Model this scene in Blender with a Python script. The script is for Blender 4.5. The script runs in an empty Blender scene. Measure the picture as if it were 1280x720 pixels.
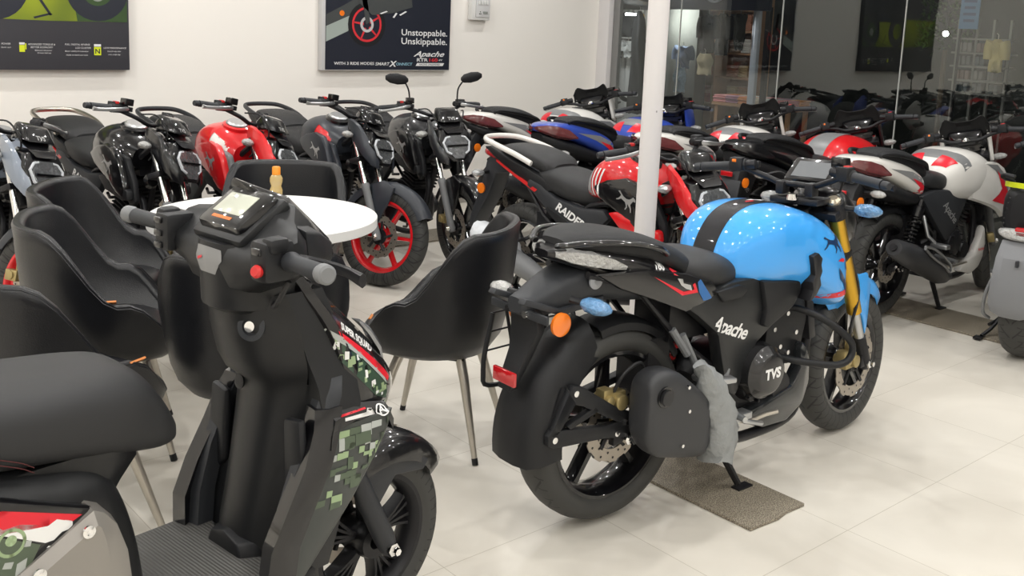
import bpy, bmesh, math, random
from mathutils import Vector, Matrix, Quaternion
from mathutils.bvhtree import BVHTree
random.seed(7)
PI = math.pi
SC = bpy.context.scene
COL = SC.collection
R = math.radians

# ------------------------------------------------------------------ materials
MATS = {}
def mat(name, col=(0.5, 0.5, 0.5), rough=0.5, metal=0.0, coat=0.0, bump=0.0, bscale=60.0, var=0.0,
        vscale=4.0, alpha=1.0, trans=0.0, emit=None, estr=0.0, spec=0.5, ior=1.45, sheen=0.0):
    if name in MATS: return MATS[name]
    m = bpy.data.materials.new(name); m.use_nodes = True
    nt = m.node_tree; b = nt.nodes['Principled BSDF']
    b.inputs['Base Color'].default_value = (*col, 1)
    b.inputs['Roughness'].default_value = rough
    b.inputs['Metallic'].default_value = metal
    b.inputs['Coat Weight'].default_value = coat
    b.inputs['Coat Roughness'].default_value = 0.03
    b.inputs['Specular IOR Level'].default_value = spec
    b.inputs['IOR'].default_value = ior
    b.inputs['Transmission Weight'].default_value = trans
    b.inputs['Alpha'].default_value = alpha
    if sheen: b.inputs['Sheen Weight'].default_value = sheen
    if emit:
        b.inputs['Emission Color'].default_value = (*emit, 1); b.inputs['Emission Strength'].default_value = estr
    tc = nt.nodes.new('ShaderNodeTexCoord')
    n = nt.nodes.new('ShaderNodeTexNoise'); n.inputs['Scale'].default_value = vscale; n.inputs['Detail'].default_value = 4
    nt.links.new(tc.outputs['Object'], n.inputs['Vector'])
    v = var if var else 0.04
    mr = nt.nodes.new('ShaderNodeMapRange')
    mr.inputs['To Min'].default_value = 1 - v; mr.inputs['To Max'].default_value = 1 + v
    nt.links.new(n.outputs['Fac'], mr.inputs['Value'])
    mx = nt.nodes.new('ShaderNodeVectorMath'); mx.operation = 'SCALE'
    mx.inputs[0].default_value = col
    nt.links.new(mr.outputs['Result'], mx.inputs['Scale'])
    nt.links.new(mx.outputs['Vector'], b.inputs['Base Color'])
    if bump:
        n2 = nt.nodes.new('ShaderNodeTexNoise'); n2.inputs['Scale'].default_value = bscale; n2.inputs['Detail'].default_value = 3
        nt.links.new(tc.outputs['Object'], n2.inputs['Vector'])
        bp = nt.nodes.new('ShaderNodeBump'); bp.inputs['Strength'].default_value = bump; bp.inputs['Distance'].default_value = 0.01
        nt.links.new(n2.outputs['Fac'], bp.inputs['Height'])
        nt.links.new(bp.outputs['Normal'], b.inputs['Normal'])
    MATS[name] = m
    return m

def paint(name, col, rough=0.38): return mat('paint_' + name, col, rough, coat=1.0, var=0.02, spec=.25)
BLK = mat('black_plastic', (0.010, 0.0105, 0.012), 0.46, spec=.38, bump=0.12, bscale=900)
GBLK = mat('gloss_black', (0.004, 0.004, 0.005), 0.3, coat=1.0, spec=.2)
MBLK = mat('matt_black_metal', (0.014, 0.014, 0.016), 0.38, spec=.4, metal=0.2, bump=0.06, bscale=400)
DGR = mat('dark_grey_plastic', (0.026, 0.028, 0.032), 0.48, spec=.4, bump=0.1, bscale=700)
SEAT = mat('seat_vinyl', (0.021, 0.0215, 0.023), 0.5, spec=.42, bump=0.25, bscale=1400, var=0.08)
SEATF = mat('seat_vinyl_ribbed', (0.014, 0.0145, 0.016), 0.52, spec=.4, bump=0.3, bscale=1000)
CHROME = mat('chrome', (0.82, 0.82, 0.82), 0.10, metal=1.0)
ALU = mat('aluminium', (0.50, 0.51, 0.52), 0.34, metal=0.9, bump=0.05, bscale=500)
STEEL = mat('brushed_steel', (0.50, 0.47, 0.42), 0.30, metal=0.95, var=0.15, vscale=14)
GOLD = mat('gold_anodised', (0.62, 0.36, 0.04), 0.3, metal=0.85)
CALIP = mat('gold_caliper', (0.40, 0.32, 0.15), 0.42, metal=0.7, var=0.1)
DISC = mat('brake_disc_steel', (0.42, 0.38, 0.33), 0.36, metal=0.9, var=0.08, vscale=20)
RED = paint('red', (0.62, 0.008, 0.012))
REDP = mat('red_plastic', (0.55, 0.02, 0.02), 0.35, coat=0.3)
WHITE = paint('white', (0.74, 0.725, 0.69))
BANDG = mat('band_grey', (.20, .205, .21), .35)
BLUE = paint('light_blue', (0.045, 0.33, 0.80))
DBLUE = paint('deep_blue', (0.03, 0.07, 0.40))
GREYP = paint('slate_grey', (0.20, 0.23, 0.28), 0.35)
MGREY = mat('satin_grey', (0.16, 0.165, 0.17), 0.5)
LGREY = mat('light_grey_plastic', (0.34, 0.35, 0.37), 0.5)
DSAT = mat('satin_dark_blue_grey', (0.026, 0.030, 0.038), 0.36)
WSTK = mat('white_sticker', (0.75, 0.75, 0.74), 0.35)
GSTK = mat('grey_sticker', (0.28, 0.29, 0.30), 0.4)
RSTK = mat('red_sticker', (0.66, 0.015, 0.03), 0.3)
BSTK = mat('black_sticker', (0.012, 0.012, 0.014), 0.35)
NSTK = mat('navy_sticker', (0.01, 0.03, 0.09), 0.3)
ORNG = mat('amber_reflector', (0.85, 0.20, 0.015), 0.2, coat=0.6)
REDL = mat('red_lens', (0.45, 0.008, 0.012), 0.12, coat=1.0)
DREDL = mat('smoked_red_lens', (0.13, 0.035, 0.037), 0.1, coat=1.0, var=.3, vscale=25)
LENS = mat('clear_lens', (0.42, 0.43, 0.44), 0.08, metal=0.5, coat=1.0, var=0.3, vscale=60, bump=0.3, bscale=60)
DRL = mat('light_guide', (0.50, 0.52, 0.55), 0.25, coat=0.5)
WRAP = mat('clear_plastic_wrap', (0.42, 0.42, 0.41), 0.18, coat=0.8, bump=1.0, bscale=90, var=0.35, vscale=70)
BWRAP = mat('blue_plastic_wrap', (0.10, 0.24, 0.44), 0.2, coat=0.8, bump=1.0, bscale=80, var=0.5, vscale=60)
GBAG = mat('grey_cloth_bag', (0.24, 0.25, 0.25), 0.75, bump=0.8, bscale=30, var=0.15, vscale=20)
WBAG = mat('white_plastic_bag', (0.62, 0.64, 0.67), 0.5, bump=0.9, bscale=26, var=0.12, vscale=20)
LEATH = mat('black_leatherette', (0.009, 0.0095, 0.0115), 0.33, bump=0.12, bscale=260, var=0.1, vscale=3)
SCR = mat('display_grey', (0.16, 0.17, 0.18), 0.15, coat=0.5)
LCD = mat('lcd_screen', (0.50, 0.52, 0.44), 0.12, coat=0.8)
GREENC = mat('camo_light_green', (0.27, 0.36, 0.20), 0.35)
GREEND = mat('camo_dark_green', (0.03, 0.065, 0.04), 0.35)
GREENM = mat('camo_mid_green', (0.075, 0.10, 0.065), 0.4)
TAUPE = mat('taupe_satin_metal', (0.26, 0.245, 0.225), 0.38, metal=0.4)
HOSE = mat('rubber_hose', (0.012, 0.012, 0.013), 0.55)
YELL = mat('acid_yellow', (0.62, 0.70, 0.02), 0.4)

def tyre_mat():
    m = bpy.data.materials.new('tyre_rubber'); m.use_nodes = True
    nt = m.node_tree; N = nt.nodes; L = nt.links; b = N['Principled BSDF']
    b.inputs['Base Color'].default_value = (0.030, 0.030, 0.029, 1); b.inputs['Roughness'].default_value = 0.62
    tc = N.new('ShaderNodeTexCoord'); sp = N.new('ShaderNodeSeparateXYZ'); L.new(tc.outputs['Object'], sp.inputs[0])
    def M(op, *a):
        n = N.new('ShaderNodeMath'); n.operation = op
        for i, x in enumerate(a):
            if isinstance(x, (int, float)): n.inputs[i].default_value = x
            else: L.new(x, n.inputs[i])
        return n.outputs[0]
    ang = M('ARCTAN2', sp.outputs[2], sp.outputs[0])
    ay = M('ABSOLUTE', sp.outputs[1])
    r = M('SQRT', M('ADD', M('MULTIPLY', sp.outputs[0], sp.outputs[0]), M('MULTIPLY', sp.outputs[2], sp.outputs[2])))
    t = M('FRACT', M('ADD', M('MULTIPLY', ang, 22 / (2 * PI)), M('MULTIPLY', ay, 14.0)))
    groove = M('LESS_THAN', t, 0.13)
    mid = M('MULTIPLY', M('GREATER_THAN', ay, 0.006), M('LESS_THAN', ay, 0.050))
    t2 = M('FRACT', M('ADD', M('MULTIPLY', ang, 44 / (2 * PI)), M('MULTIPLY', ay, -10.0)))
    g2 = M('MULTIPLY', M('LESS_THAN', t2, 0.12), M('GREATER_THAN', ay, 0.030))
    g = M('MAXIMUM', M('MULTIPLY', groove, mid), M('MULTIPLY', g2, M('LESS_THAN', ay, 0.058)))
    g = M('MULTIPLY', g, M('GREATER_THAN', r, 0.20))
    bp = N.new('ShaderNodeBump'); bp.inputs['Strength'].default_value = 0.9; bp.inputs['Distance'].default_value = 0.005
    L.new(M('SUBTRACT', 1.0, g), bp.inputs['Height']); L.new(bp.outputs['Normal'], b.inputs['Normal'])
    mx = N.new('ShaderNodeMix'); mx.data_type = 'RGBA'; L.new(g, mx.inputs[0])
    mx.inputs[6].default_value = (0.034, 0.034, 0.032, 1); mx.inputs[7].default_value = (0.008, 0.008, 0.008, 1)
    L.new(mx.outputs[2], b.inputs['Base Color'])
    return m
TYRE = tyre_mat()

# ------------------------------------------------------------------ mesh builder
def catmull(pts, n=6, closed=False):
    P = [Vector(p) for p in pts]
    if len(P) < 3: return P
    out = []
    m = len(P)
    for i in range(m if closed else m - 1):
        a = P[(i - 1) % m] if closed or i > 0 else P[0] * 2 - P[1]
        b = P[i]; c = P[(i + 1) % m]
        d = P[(i + 2) % m] if closed or i + 2 < m else P[-1] * 2 - P[-2]
        for k in range(n):
            t = k / n
            out.append(0.5 * ((2 * b) + (c - a) * t + (2 * a - 5 * b + 4 * c - d) * t * t + (3 * b - a - 3 * c + d) * t ** 3))
    if not closed: out.append(P[-1])
    return out

class MB:
    def __init__(s): s.v = []; s.f = []
    def add(s, vs, fs):
        o = len(s.v); s.v += [Vector(p) for p in vs]; s.f += [[i + o for i in f] for f in fs]; return s
    def loft(s, loops, closed=True, cap=True, ring=False):
        n = len(loops[0]); m = len(loops); vs = [p for l in loops for p in l]; fs = []
        for i in range(m if ring else m - 1):
            for j in range(n if closed else n - 1):
                a = i * n + j; b = i * n + (j + 1) % n; i2 = (i + 1) % m
                fs.append([a, b, i2 * n + (j + 1) % n, i2 * n + j])
        if cap and closed and not ring:
            fs.append(list(range(n))[::-1]); fs.append([(m - 1) * n + j for j in range(n)])
        return s.add(vs, fs)
    def tube(s, pts, r, n=10, smooth=0, closed=False, flat=1.0):
        if smooth: pts = catmull(pts, smooth, closed)
        P = [Vector(p) for p in pts]; m = len(P)
        if not isinstance(r, (list, tuple)): rr = [r] * m
        else:
            rr = []
            for i in range(m):
                t = i / (m - 1) * (len(r) - 1); k = min(int(t), len(r) - 2); rr.append(r[k] + (r[k + 1] - r[k]) * (t - k))
        T = []
        for i in range(m):
            a = P[(i - 1) % m] if closed or i > 0 else P[i]
            b = P[(i + 1) % m] if closed or i < m - 1 else P[i]
            d = (b - a); T.append(d.normalized() if d.length > 1e-9 else Vector((0, 0, 1)))
        up = Vector((0, 0, 1)) if abs(T[0].z) < 0.9 else Vector((0, 1, 0))
        u = T[0].cross(up).normalized(); loops = []
        for i in range(m):
            u = (u - T[i] * u.dot(T[i])).normalized(); w = T[i].cross(u)
            loops.append([P[i] + (u * math.cos(2 * PI * k / n) + w * math.sin(2 * PI * k / n) * flat) * rr[i] for k in range(n)])
        return s.loft(loops, True, not closed, closed)
    def lathe(s, prof, o=(0, 0, 0), axis='y', n=32, closed=False, a0=0, a1=2 * PI, wob=None):
        # prof: (radius, height along axis)
        o = Vector(o); full = abs(a1 - a0 - 2 * PI) < 1e-6; loops = []
        ax = {'x': (Vector((1, 0, 0)), Vector((0, 1, 0)), Vector((0, 0, 1))), 'y': (Vector((0, 1, 0)), Vector((1, 0, 0)), Vector((0, 0, 1))),
              'z': (Vector((0, 0, 1)), Vector((1, 0, 0)), Vector((0, 1, 0)))}[axis] if isinstance(axis, str) else None
        if ax is None:
            A = Vector(axis).normalized(); h = Vector((0, 0, 1)) if abs(A.z) < 0.9 else Vector((1, 0, 0))
            B = A.cross(h).normalized(); ax = (A, B, A.cross(B))
        K = n if full else n + 1
        for k in range(K):
            t = a0 + (a1 - a0) * k / n
            w = wob(t) if wob else 1.0
            loops.append([o + ax[0] * h + (ax[1] * math.cos(t) + ax[2] * math.sin(t)) * r * (w if wob and r == prof_max(prof) else 1) for r, h in prof])
        return s.loft(loops, closed, not full, full)
    def box(s, c, d, rot=None):
        c = Vector(c); M = rot if rot is not None else Matrix.Identity(3)
        vs = [c + M @ Vector((x * d[0] / 2, y * d[1] / 2, z * d[2] / 2)) for x in (-1, 1) for y in (-1, 1) for z in (-1, 1)]
        return s.add(vs, [[0, 1, 3, 2], [4, 6, 7, 5], [0, 4, 5, 1], [2, 3, 7, 6], [0, 2, 6, 4], [1, 5, 7, 3]])
    def prism(s, poly, y0, y1, plane='xz'):
        # poly of (a,b) or (a,b,dy_inner, dy_outer)
        def P(a, b, y): return (a, y, b) if plane == 'xz' else ((a, b, y) if plane == 'xy' else (y, a, b))
        n = len(poly)
        vs = [P(p[0], p[1], y0 + (p[2] if len(p) > 2 else 0)) for p in poly] + [P(p[0], p[1], y1 + (p[2] if len(p) > 2 else 0)) for p in poly]
        return s.add(vs, [list(range(n)), [n + i for i in range(n)][::-1]] + [[i, (i + 1) % n, n + (i + 1) % n, n + i] for i in range(n)])
    def ball(s, c, r, n=10, sc=(1, 1, 1)):
        c = Vector(c); loops = []
        for i in range(n // 2 + 1):
            a = -PI / 2 + PI * i / (n // 2); a = max(-PI / 2 + .02, min(PI / 2 - .02, a))
            loops.append([c + Vector((math.cos(a) * math.cos(2 * PI * k / n) * sc[0], math.cos(a) * math.sin(2 * PI * k / n) * sc[1], math.sin(a) * sc[2])) * r for k in range(n)])
        return s.loft(loops)
    def xf(s, M, start=0):
        for i in range(start, len(s.v)): s.v[i] = M @ s.v[i]
        return s
    def mesh(s, name, ang=38, bevel=0, bseg=2, sub=0):
        bm = bmesh.new()
        vs = [bm.verts.new(p) for p in s.v]
        for f in s.f:
            try: bm.faces.new([vs[i] for i in f])
            except Exception: pass
        bmesh.ops.remove_doubles(bm, verts=bm.verts, dist=1e-5)
        bmesh.ops.recalc_face_normals(bm, faces=bm.faces)
        if bevel:
            ed = [e for e in bm.edges if len(e.link_faces) == 2 and e.calc_face_angle(0) > R(25)]
            bmesh.ops.bevel(bm, geom=ed, offset=bevel, segments=bseg, profile=0.5, affect='EDGES', clamp_overlap=True)
        if sub:
            bmesh.ops.triangulate(bm, faces=[f for f in bm.faces if len(f.verts) > 4])
        for f in bm.faces: f.smooth = True
        for e in bm.edges:
            if len(e.link_faces) == 2 and e.calc_face_angle(0) > R(ang): e.smooth = False
        me = bpy.data.meshes.new(name); bm.to_mesh(me); bm.free()
        return me

def prof_max(p): return max(r for r, h in p)
def sgnpow(x, e): return math.copysign(abs(x) ** e, x)
def ring(x, zt, zc, zb, w, e=2.4, n=28, yc=0.0, sh=0.0, wb=None):
    out = []
    for k in range(n):
        a = 2 * PI * k / n; c = math.cos(a); s_ = math.sin(a)
        h = (zt - zc) if s_ >= 0 else (zc - zb)
        ww = w if s_ >= 0 or wb is None else w + (wb - w) * (-s_)
        z = zc + h * sgnpow(s_, 2 / e)
        out.append(Vector((x + sh * (z - zc), yc + ww * sgnpow(c, 2 / e), z)))
    return out
def body(secs, e=2.4, n=28, sub=4, yc=0.0, sh=0.0):
    """secs: (x, ztop, zmid, zbot, halfwidth[, halfwidth_bottom])"""
    S = [list(q) + [q[4]] * (6 - len(q)) for q in secs]
    V = []
    for i in range(len(S)):
        V.append(Vector(S[i][0:3])); 
    P1 = catmull([q[0:3] for q in S], sub); P2 = catmull([(q[3], q[4], q[5]) for q in S], sub)
    return MB().loft([ring(a[0], a[1], a[2], b[0], max(b[1], .002), e, n, yc, sh, max(b[2], .002)) for a, b in zip(P1, P2)])
def sidebody(secs, sgn=1, **k):
    return body(secs, **k)

# ------------------------------------------------------------------ objects
CACHE = {}; LMAT = {}
def link(name, me, mt=None, parent=None, M=None):
    o = bpy.data.objects.new(name, me); COL.objects.link(o)
    if mt is not None and not len(me.materials): me.materials.append(mt)
    if parent is not None: o.parent = parent
    if M is not None: o.matrix_local = M; LMAT[o.name] = M.copy()
    return o
def obj(name, mb, mt, parent=None, M=None, **k):
    return link(name, mb.mesh(name, **k), mt, parent, M)
def cached(name, key, fn, mt, parent, M=None, **k):
    kk = (name, key, mt.name)
    if kk not in CACHE:
        me = fn().mesh(name, **k); me.materials.append(mt); CACHE[kk] = me
    return link(name, CACHE[kk], None, parent, M)
def thing(name, label, cat, loc=(0, 0, 0), rz=0.0, group=None, rx=0.0):
    o = bpy.data.objects.new(name, None); COL.objects.link(o); o.empty_display_size = 0.1
    o.location = loc; o.rotation_euler = (rx, 0, rz); o['label'] = label; o['category'] = cat
    if group: o['group'] = group
    return o
def tag(o, label, cat, group=None):
    o['label'] = label; o['category'] = cat
    if group: o['group'] = group
    return o
def struct(name, mb, mt, **k):
    o = obj(name, mb, mt, **k); o['kind'] = 'structure'; return o
def mir(pts): return [(p[0], -p[1], *p[2:]) for p in pts]

# ---- decals: flat shapes pressed on to the surface below them
def text_polys(txt, size=1.0, shear=0.0, bold=0.0, spacing=1.0):
    cu = bpy.data.curves.new('t', 'FONT'); cu.body = txt; cu.size = size; cu.shear = shear; cu.space_character = spacing
    cu.align_x = 'CENTER'; cu.align_y = 'CENTER'; cu.offset = bold; cu.resolution_u = 3
    o = bpy.data.objects.new('t', cu); COL.objects.link(o)
    dg = bpy.context.evaluated_depsgraph_get(); dg.update()
    me = bpy.data.meshes.new_from_object(o.evaluated_get(dg))
    vs = [(v.co.x, v.co.y) for v in me.vertices]; fs = [list(p.vertices) for p in me.polygons]
    bpy.data.objects.remove(o); bpy.data.meshes.remove(me); bpy.data.curves.remove(cu)
    return vs, fs
def decal(name, shape, o, u, v, nd, targets, mt, parent, M=None, off=0.0015, seg=0.02, key=None, reach=0.3):
    """shape: list of 2D polygons or (verts, faces); o,u,v,nd frame; projected along -nd on targets"""
    kk = ('decal', name, key, mt.name) if key else None
    if kk and kk in CACHE: return link(name, CACHE[kk], None, parent, M)
    u = Vector(u); v = Vector(v); nd = Vector(nd).normalized(); o = Vector(o)
    bm = bmesh.new()
    if isinstance(shape, tuple): vs, fs = shape
    else:
        vs = []; fs = []
        for p in shape:
            k = len(vs); vs += list(p); fs.append(list(range(k, k + len(p))))
    B = [bm.verts.new((a, b, 0)) for a, b in vs]
    for f in fs:
        try: bm.faces.new([B[i] for i in f])
        except Exception: pass
    su, sv = seg / u.length, seg / v.length
    for ax_, st_ in ((0, su), (1, sv)):
        lo = min(q.co[ax_] for q in bm.verts); hi = max(q.co[ax_] for q in bm.verts); k = math.floor(lo / st_) + 1
        while k * st_ < hi:
            nn = Vector((1, 0, 0)) if ax_ == 0 else Vector((0, 1, 0))
            bmesh.ops.bisect_plane(bm, geom=bm.verts[:] + bm.edges[:] + bm.faces[:], plane_co=nn * (k * st_), plane_no=nn)
            k += 1
    bmesh.ops.triangulate(bm, faces=[f for f in bm.faces if len(f.verts) > 4])
    trees = []; PM = LMAT[parent.name].inverted() if parent is not None and parent.name in LMAT else Matrix.Identity(4)
    for t in targets:
        me = t.data; Mt = PM @ LMAT.get(t.name, Matrix.Identity(4))
        trees.append(BVHTree.FromPolygons([Mt @ q.co for q in me.vertices], [list(p.vertices) for p in me.polygons]))
    miss = []
    for q in bm.verts:
        p = o + u * q.co.x + v * q.co.y; best = None
        for T in trees:
            h = T.ray_cast(p + nd * reach, -nd, reach * 2)
            if h[0] is not None and (best is None or h[3] < best[3]): best = h
        if best:
            q.co = best[0] + nd * off
        else: miss.append(q)
    if len(miss) == len(bm.verts): print('decal missed', name, o); bm.free(); return None
    bmesh.ops.delete(bm, geom=miss, context='VERTS')
    bmesh.ops.delete(bm, geom=[f for f in bm.faces if f.calc_area() > 8 * seg * seg], context='FACES')
    for f in bm.faces: f.smooth = True
    me = bpy.data.meshes.new(name); bm.to_mesh(me); bm.free(); me.materials.append(mt)
    if kk: CACHE[kk] = me
    return link(name, me, None, parent, M)

HORSE = [[(-.50, .22), (-.42, .27), (-.30, .20), (-.16, .14), (.02, .12), (.16, .16), (.27, .26), (.33, .36), (.38, .33), (.46, .30), (.50, .22),
          (.44, .19), (.38, .20), (.34, .10), (.30, .00), (.40, -.12), (.46, -.28), (.42, -.30), (.34, -.16), (.22, -.08), (.14, -.04), (.20, -.18),
          (.14, -.32), (.10, -.30), (.13, -.18), (.02, -.04), (-.12, -.01), (-.24, .00), (-.34, -.10), (-.46, -.16), (-.48, -.13), (-.38, -.05), (-.31, .06), (-.30, .14)]]
# ------------------------------------------------------------------ the room
WY = 6.95; GX = 7.10; CH = 3.1
def floor_mat():
    m = bpy.data.materials.new('polished_floor_tiles'); m.use_nodes = True
    nt = m.node_tree; N = nt.nodes; L = nt.links; b = N['Principled BSDF']
    tc = N.new('ShaderNodeTexCoord')
    mp = N.new('ShaderNodeMapping'); L.new(tc.outputs['Object'], mp.inputs[0])
    n1 = N.new('ShaderNodeTexNoise'); n1.inputs['Scale'].default_value = 1.6; n1.inputs['Detail'].default_value = 6; n1.inputs['Distortion'].default_value = .8
    L.new(mp.outputs[0], n1.inputs['Vector'])
    n2 = N.new('ShaderNodeTexNoise'); n2.inputs['Scale'].default_value = 6; n2.inputs['Detail'].default_value = 8
    L.new(mp.outputs[0], n2.inputs['Vector'])
    r1 = N.new('ShaderNodeValToRGB'); r1.color_ramp.elements[0].position = .35; r1.color_ramp.elements[1].position = .62
    r1.color_ramp.elements[0].color = (.60, .565, .50, 1); r1.color_ramp.elements[1].color = (.70, .665, .595, 1)
    L.new(n1.outputs['Fac'], r1.inputs[0])
    br = N.new('ShaderNodeTexBrick'); br.offset = 0; br.squash = 1
    br.inputs['Scale'].default_value = 1.0; br.inputs['Brick Width'].default_value = .6; br.inputs['Row Height'].default_value = .6
    br.inputs['Mortar Size'].default_value = .0013; br.inputs['Mortar Smooth'].default_value = .3
    br.inputs['Color1'].default_value = (1, 1, 1, 1); br.inputs['Color2'].default_value = (.965, .965, .965, 1); br.inputs['Mortar'].default_value = (.62, .60, .56, 1)
    mp2 = N.new('ShaderNodeMapping'); mp2.inputs['Location'].default_value = (FLX, FLY, 0)
    L.new(tc.outputs['Object'], mp2.inputs[0]); L.new(mp2.outputs[0], br.inputs['Vector'])
    mx = N.new('ShaderNodeMix'); mx.data_type = 'RGBA'; mx.blend_type = 'MULTIPLY'; mx.inputs[0].default_value = 1
    L.new(r1.outputs[0], mx.inputs[6]); L.new(br.outputs['Color'], mx.inputs[7])
    L.new(mx.outputs[2], b.inputs['Base Color'])
    rr = N.new('ShaderNodeMapRange'); rr.inputs['To Min'].default_value = .24; rr.inputs['To Max'].default_value = .40
    L.new(n2.outputs['Fac'], rr.inputs['Value']); L.new(rr.outputs[0], b.inputs['Roughness'])
    b.inputs['Specular IOR Level'].default_value = .45
    return m
# grout crossing seen at about (3.47, 1.57)
FLX, FLY = -(3.472 % .6), -(1.566 % .6)
struct('floor', MB().prism([(-4.0, -3.0), (GX, -3.0), (GX, WY), (-4.0, WY)], -.06, 0, 'xy'), floor_mat())
WALLM = mat('wall_paint', (.87, .84, .79), .75, var=.012, vscale=.8, bump=.03, bscale=120)
struct('wall_back', MB().prism([(-4.0, WY), (GX + .02, WY), (GX + .02, WY + .15), (-4.0, WY + .15)], 0, CH, 'xy'), WALLM)
struct('wall_left', MB().prism([(-4.15, -3), (-4.0, -3), (-4.0, WY + .15), (-4.15, WY + .15)], 0, CH, 'xy'), WALLM)
struct('wall_near', MB().prism([(-4.15, -3.15), (GX, -3.15), (GX, -3), (-4.15, -3)], 0, CH, 'xy'), WALLM)
struct('ceiling', MB().prism([(-4.15, -3.15), (GX, -3.15), (GX, WY + .15), (-4.15, WY + .15)], CH, CH + .1, 'xy'), mat('ceiling_white', (.7, .7, .69), .85))
struct('baseboard_back', MB().prism([(-4.0, WY - .012), (GX - .1, WY - .012), (GX - .1, WY), (-4.0, WY)], 0, .09, 'xy'), mat('skirting', (.35, .33, .30), .5))
# white jamb where the wall meets the glazing
struct('trim_1', MB().prism([(GX - .06, WY - .14), (GX + .05, WY - .14), (GX + .05, WY + .02), (GX - .06, WY + .02)], 0, CH, 'xy'), mat('jamb_white', (.66, .64, .64), .5), bevel=.005)
struct('trim_2', MB().prism([(GX - .0, WY - .22), (GX + .05, WY - .22), (GX + .05, WY - .14), (GX - .0, WY - .14)], 0, CH, 'xy'), mat('jamb_grey', (.20, .20, .195), .5), bevel=.004)
def glass_mat():
    m = bpy.data.materials.new('showroom_glass'); m.use_nodes = True
    nt = m.node_tree; N = nt.nodes; L = nt.links; N.remove(N['Principled BSDF'])
    out = N['Material Output']; tr = N.new('ShaderNodeBsdfTransparent'); gl = N.new('ShaderNodeBsdfGlossy'); mx = N.new('ShaderNodeMixShader')
    tr.inputs[0].default_value = (.80, .84, .83, 1); gl.inputs['Roughness'].default_value = .012; gl.inputs['Color'].default_value = (.93, .97, .96, 1)
    lw = N.new('ShaderNodeLayerWeight'); lw.inputs['Blend'].default_value = .5
    pw = N.new('ShaderNodeMath'); pw.operation = 'POWER'; pw.inputs[1].default_value = 5; L.new(lw.outputs['Facing'], pw.inputs[0])
    fr = N.new('ShaderNodeMath'); fr.operation = 'MULTIPLY_ADD'; fr.inputs[1].default_value = .9; fr.inputs[2].default_value = .095; L.new(pw.outputs[0], fr.inputs[0])
    tc = N.new('ShaderNodeTexCoord'); n = N.new('ShaderNodeTexNoise'); n.inputs['Scale'].default_value = 3
    L.new(tc.outputs['Object'], n.inputs['Vector'])
    bp = N.new('ShaderNodeBump'); bp.inputs['Strength'].default_value = .015; bp.inputs['Distance'].default_value = .02
    L.new(n.outputs['Fac'], bp.inputs['Height']); L.new(bp.outputs[0], gl.inputs['Normal'])
    L.new(fr.outputs[0], mx.inputs[0]); L.new(tr.outputs[0], mx.inputs[1]); L.new(gl.outputs[0], mx.inputs[2]); L.new(mx.outputs[0], out.inputs[0])
    return m
GLASS = glass_mat()
seams = [WY - .22, 5.98, 4.905, 3.836, 2.766, 1.70, .63, -.44, -1.5, -3.0]
for i in range(len(seams) - 1):
    a, b_ = seams[i], seams[i + 1]
    w = MB().add([(GX + .012, b_ + .004, .02), (GX + .012, a - .004, .02), (GX + .012, a - .004, CH), (GX + .012, b_ + .004, CH)], [[0, 1, 2, 3]])
    struct('window_%d' % (i + 1), w, GLASS)
    if i: struct('trim_%d' % (i + 2), MB().box((GX + .012, a, CH / 2), (.012, .007, CH)), mat('glass_edge', (.42, .43, .41), .3))
struct('trim_20', MB().box((GX + .012, (WY - 3) / 2, .01), (.05, WY + 3, .02)), MGREY)

# lamps: round ceiling downlights
LAMPM = mat('lamp_diffuser', (.9, .9, .9), .4, emit=(1, .97, .92), estr=5)
def downlight(x, y, P=10.6):
    o = thing('ceiling_downlight', 'round white downlight recessed in the white ceiling', 'ceiling light', (x, y, CH), group='round downlights in the ceiling')
    link('lamp_housing', CACHE.setdefault('dlh', MB().lathe([(.075, 0), (.095, 0), (.095, -.012), (.075, -.006)], axis='z', n=28, closed=True).mesh('lamp_housing')), mat('ceiling_white'), o)
    link('lamp_diffuser', CACHE.setdefault('dld', MB().lathe([(0, -.008), (.075, -.008)], axis='z', n=24).mesh('lamp_diffuser')), LAMPM, o)
    ld = bpy.data.lights.new('downlight', 'AREA'); ld.shape = 'DISK'; ld.size = .10; ld.energy = P; ld.color = (1, .985, .96)
    lo = bpy.data.objects.new('downlight', ld); COL.objects.link(lo); lo.location = (x, y, CH - .02)
for x in (-2.6, -1.3, .1, 1.5, 2.9, 4.3, 5.9):
    for y in (-1.7, -.4, .9, 2.2, 3.5, 4.8, 6.1): downlight(x, y)
w = bpy.data.worlds.new('night'); SC.world = w; w.use_nodes = True
w.node_tree.nodes['Background'].inputs[0].default_value = (.55, .62, .75, 1); w.node_tree.nodes['Background'].inputs[1].default_value = .02

def slab(name_label, pts, **k):
    o = obj('granite_slab', MB().prism(pts, .0005, .012, 'xy'), GRAN, bevel=.002); return tag(o, name_label, 'granite slab')
def granite():
    m = bpy.data.materials.new('speckled_granite'); m.use_nodes = True
    nt = m.node_tree; N = nt.nodes; L = nt.links; b = N['Principled BSDF']; b.inputs['Roughness'].default_value = .55
    tc = N.new('ShaderNodeTexCoord'); v = N.new('ShaderNodeTexNoise'); v.inputs['Scale'].default_value = 260; v.inputs['Detail'].default_value = 2
    L.new(tc.outputs['Object'], v.inputs['Vector'])
    r = N.new('ShaderNodeValToRGB'); e = r.color_ramp.elements; e[0].position = .38; e[1].position = .66
    e[0].color = (.075, .062, .045, 1); e[1].color = (.36, .315, .24, 1)
    L.new(v.outputs['Fac'], r.inputs[0]); L.new(r.outputs[0], b.inputs['Base Color'])
    return m
GRAN = granite()
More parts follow.
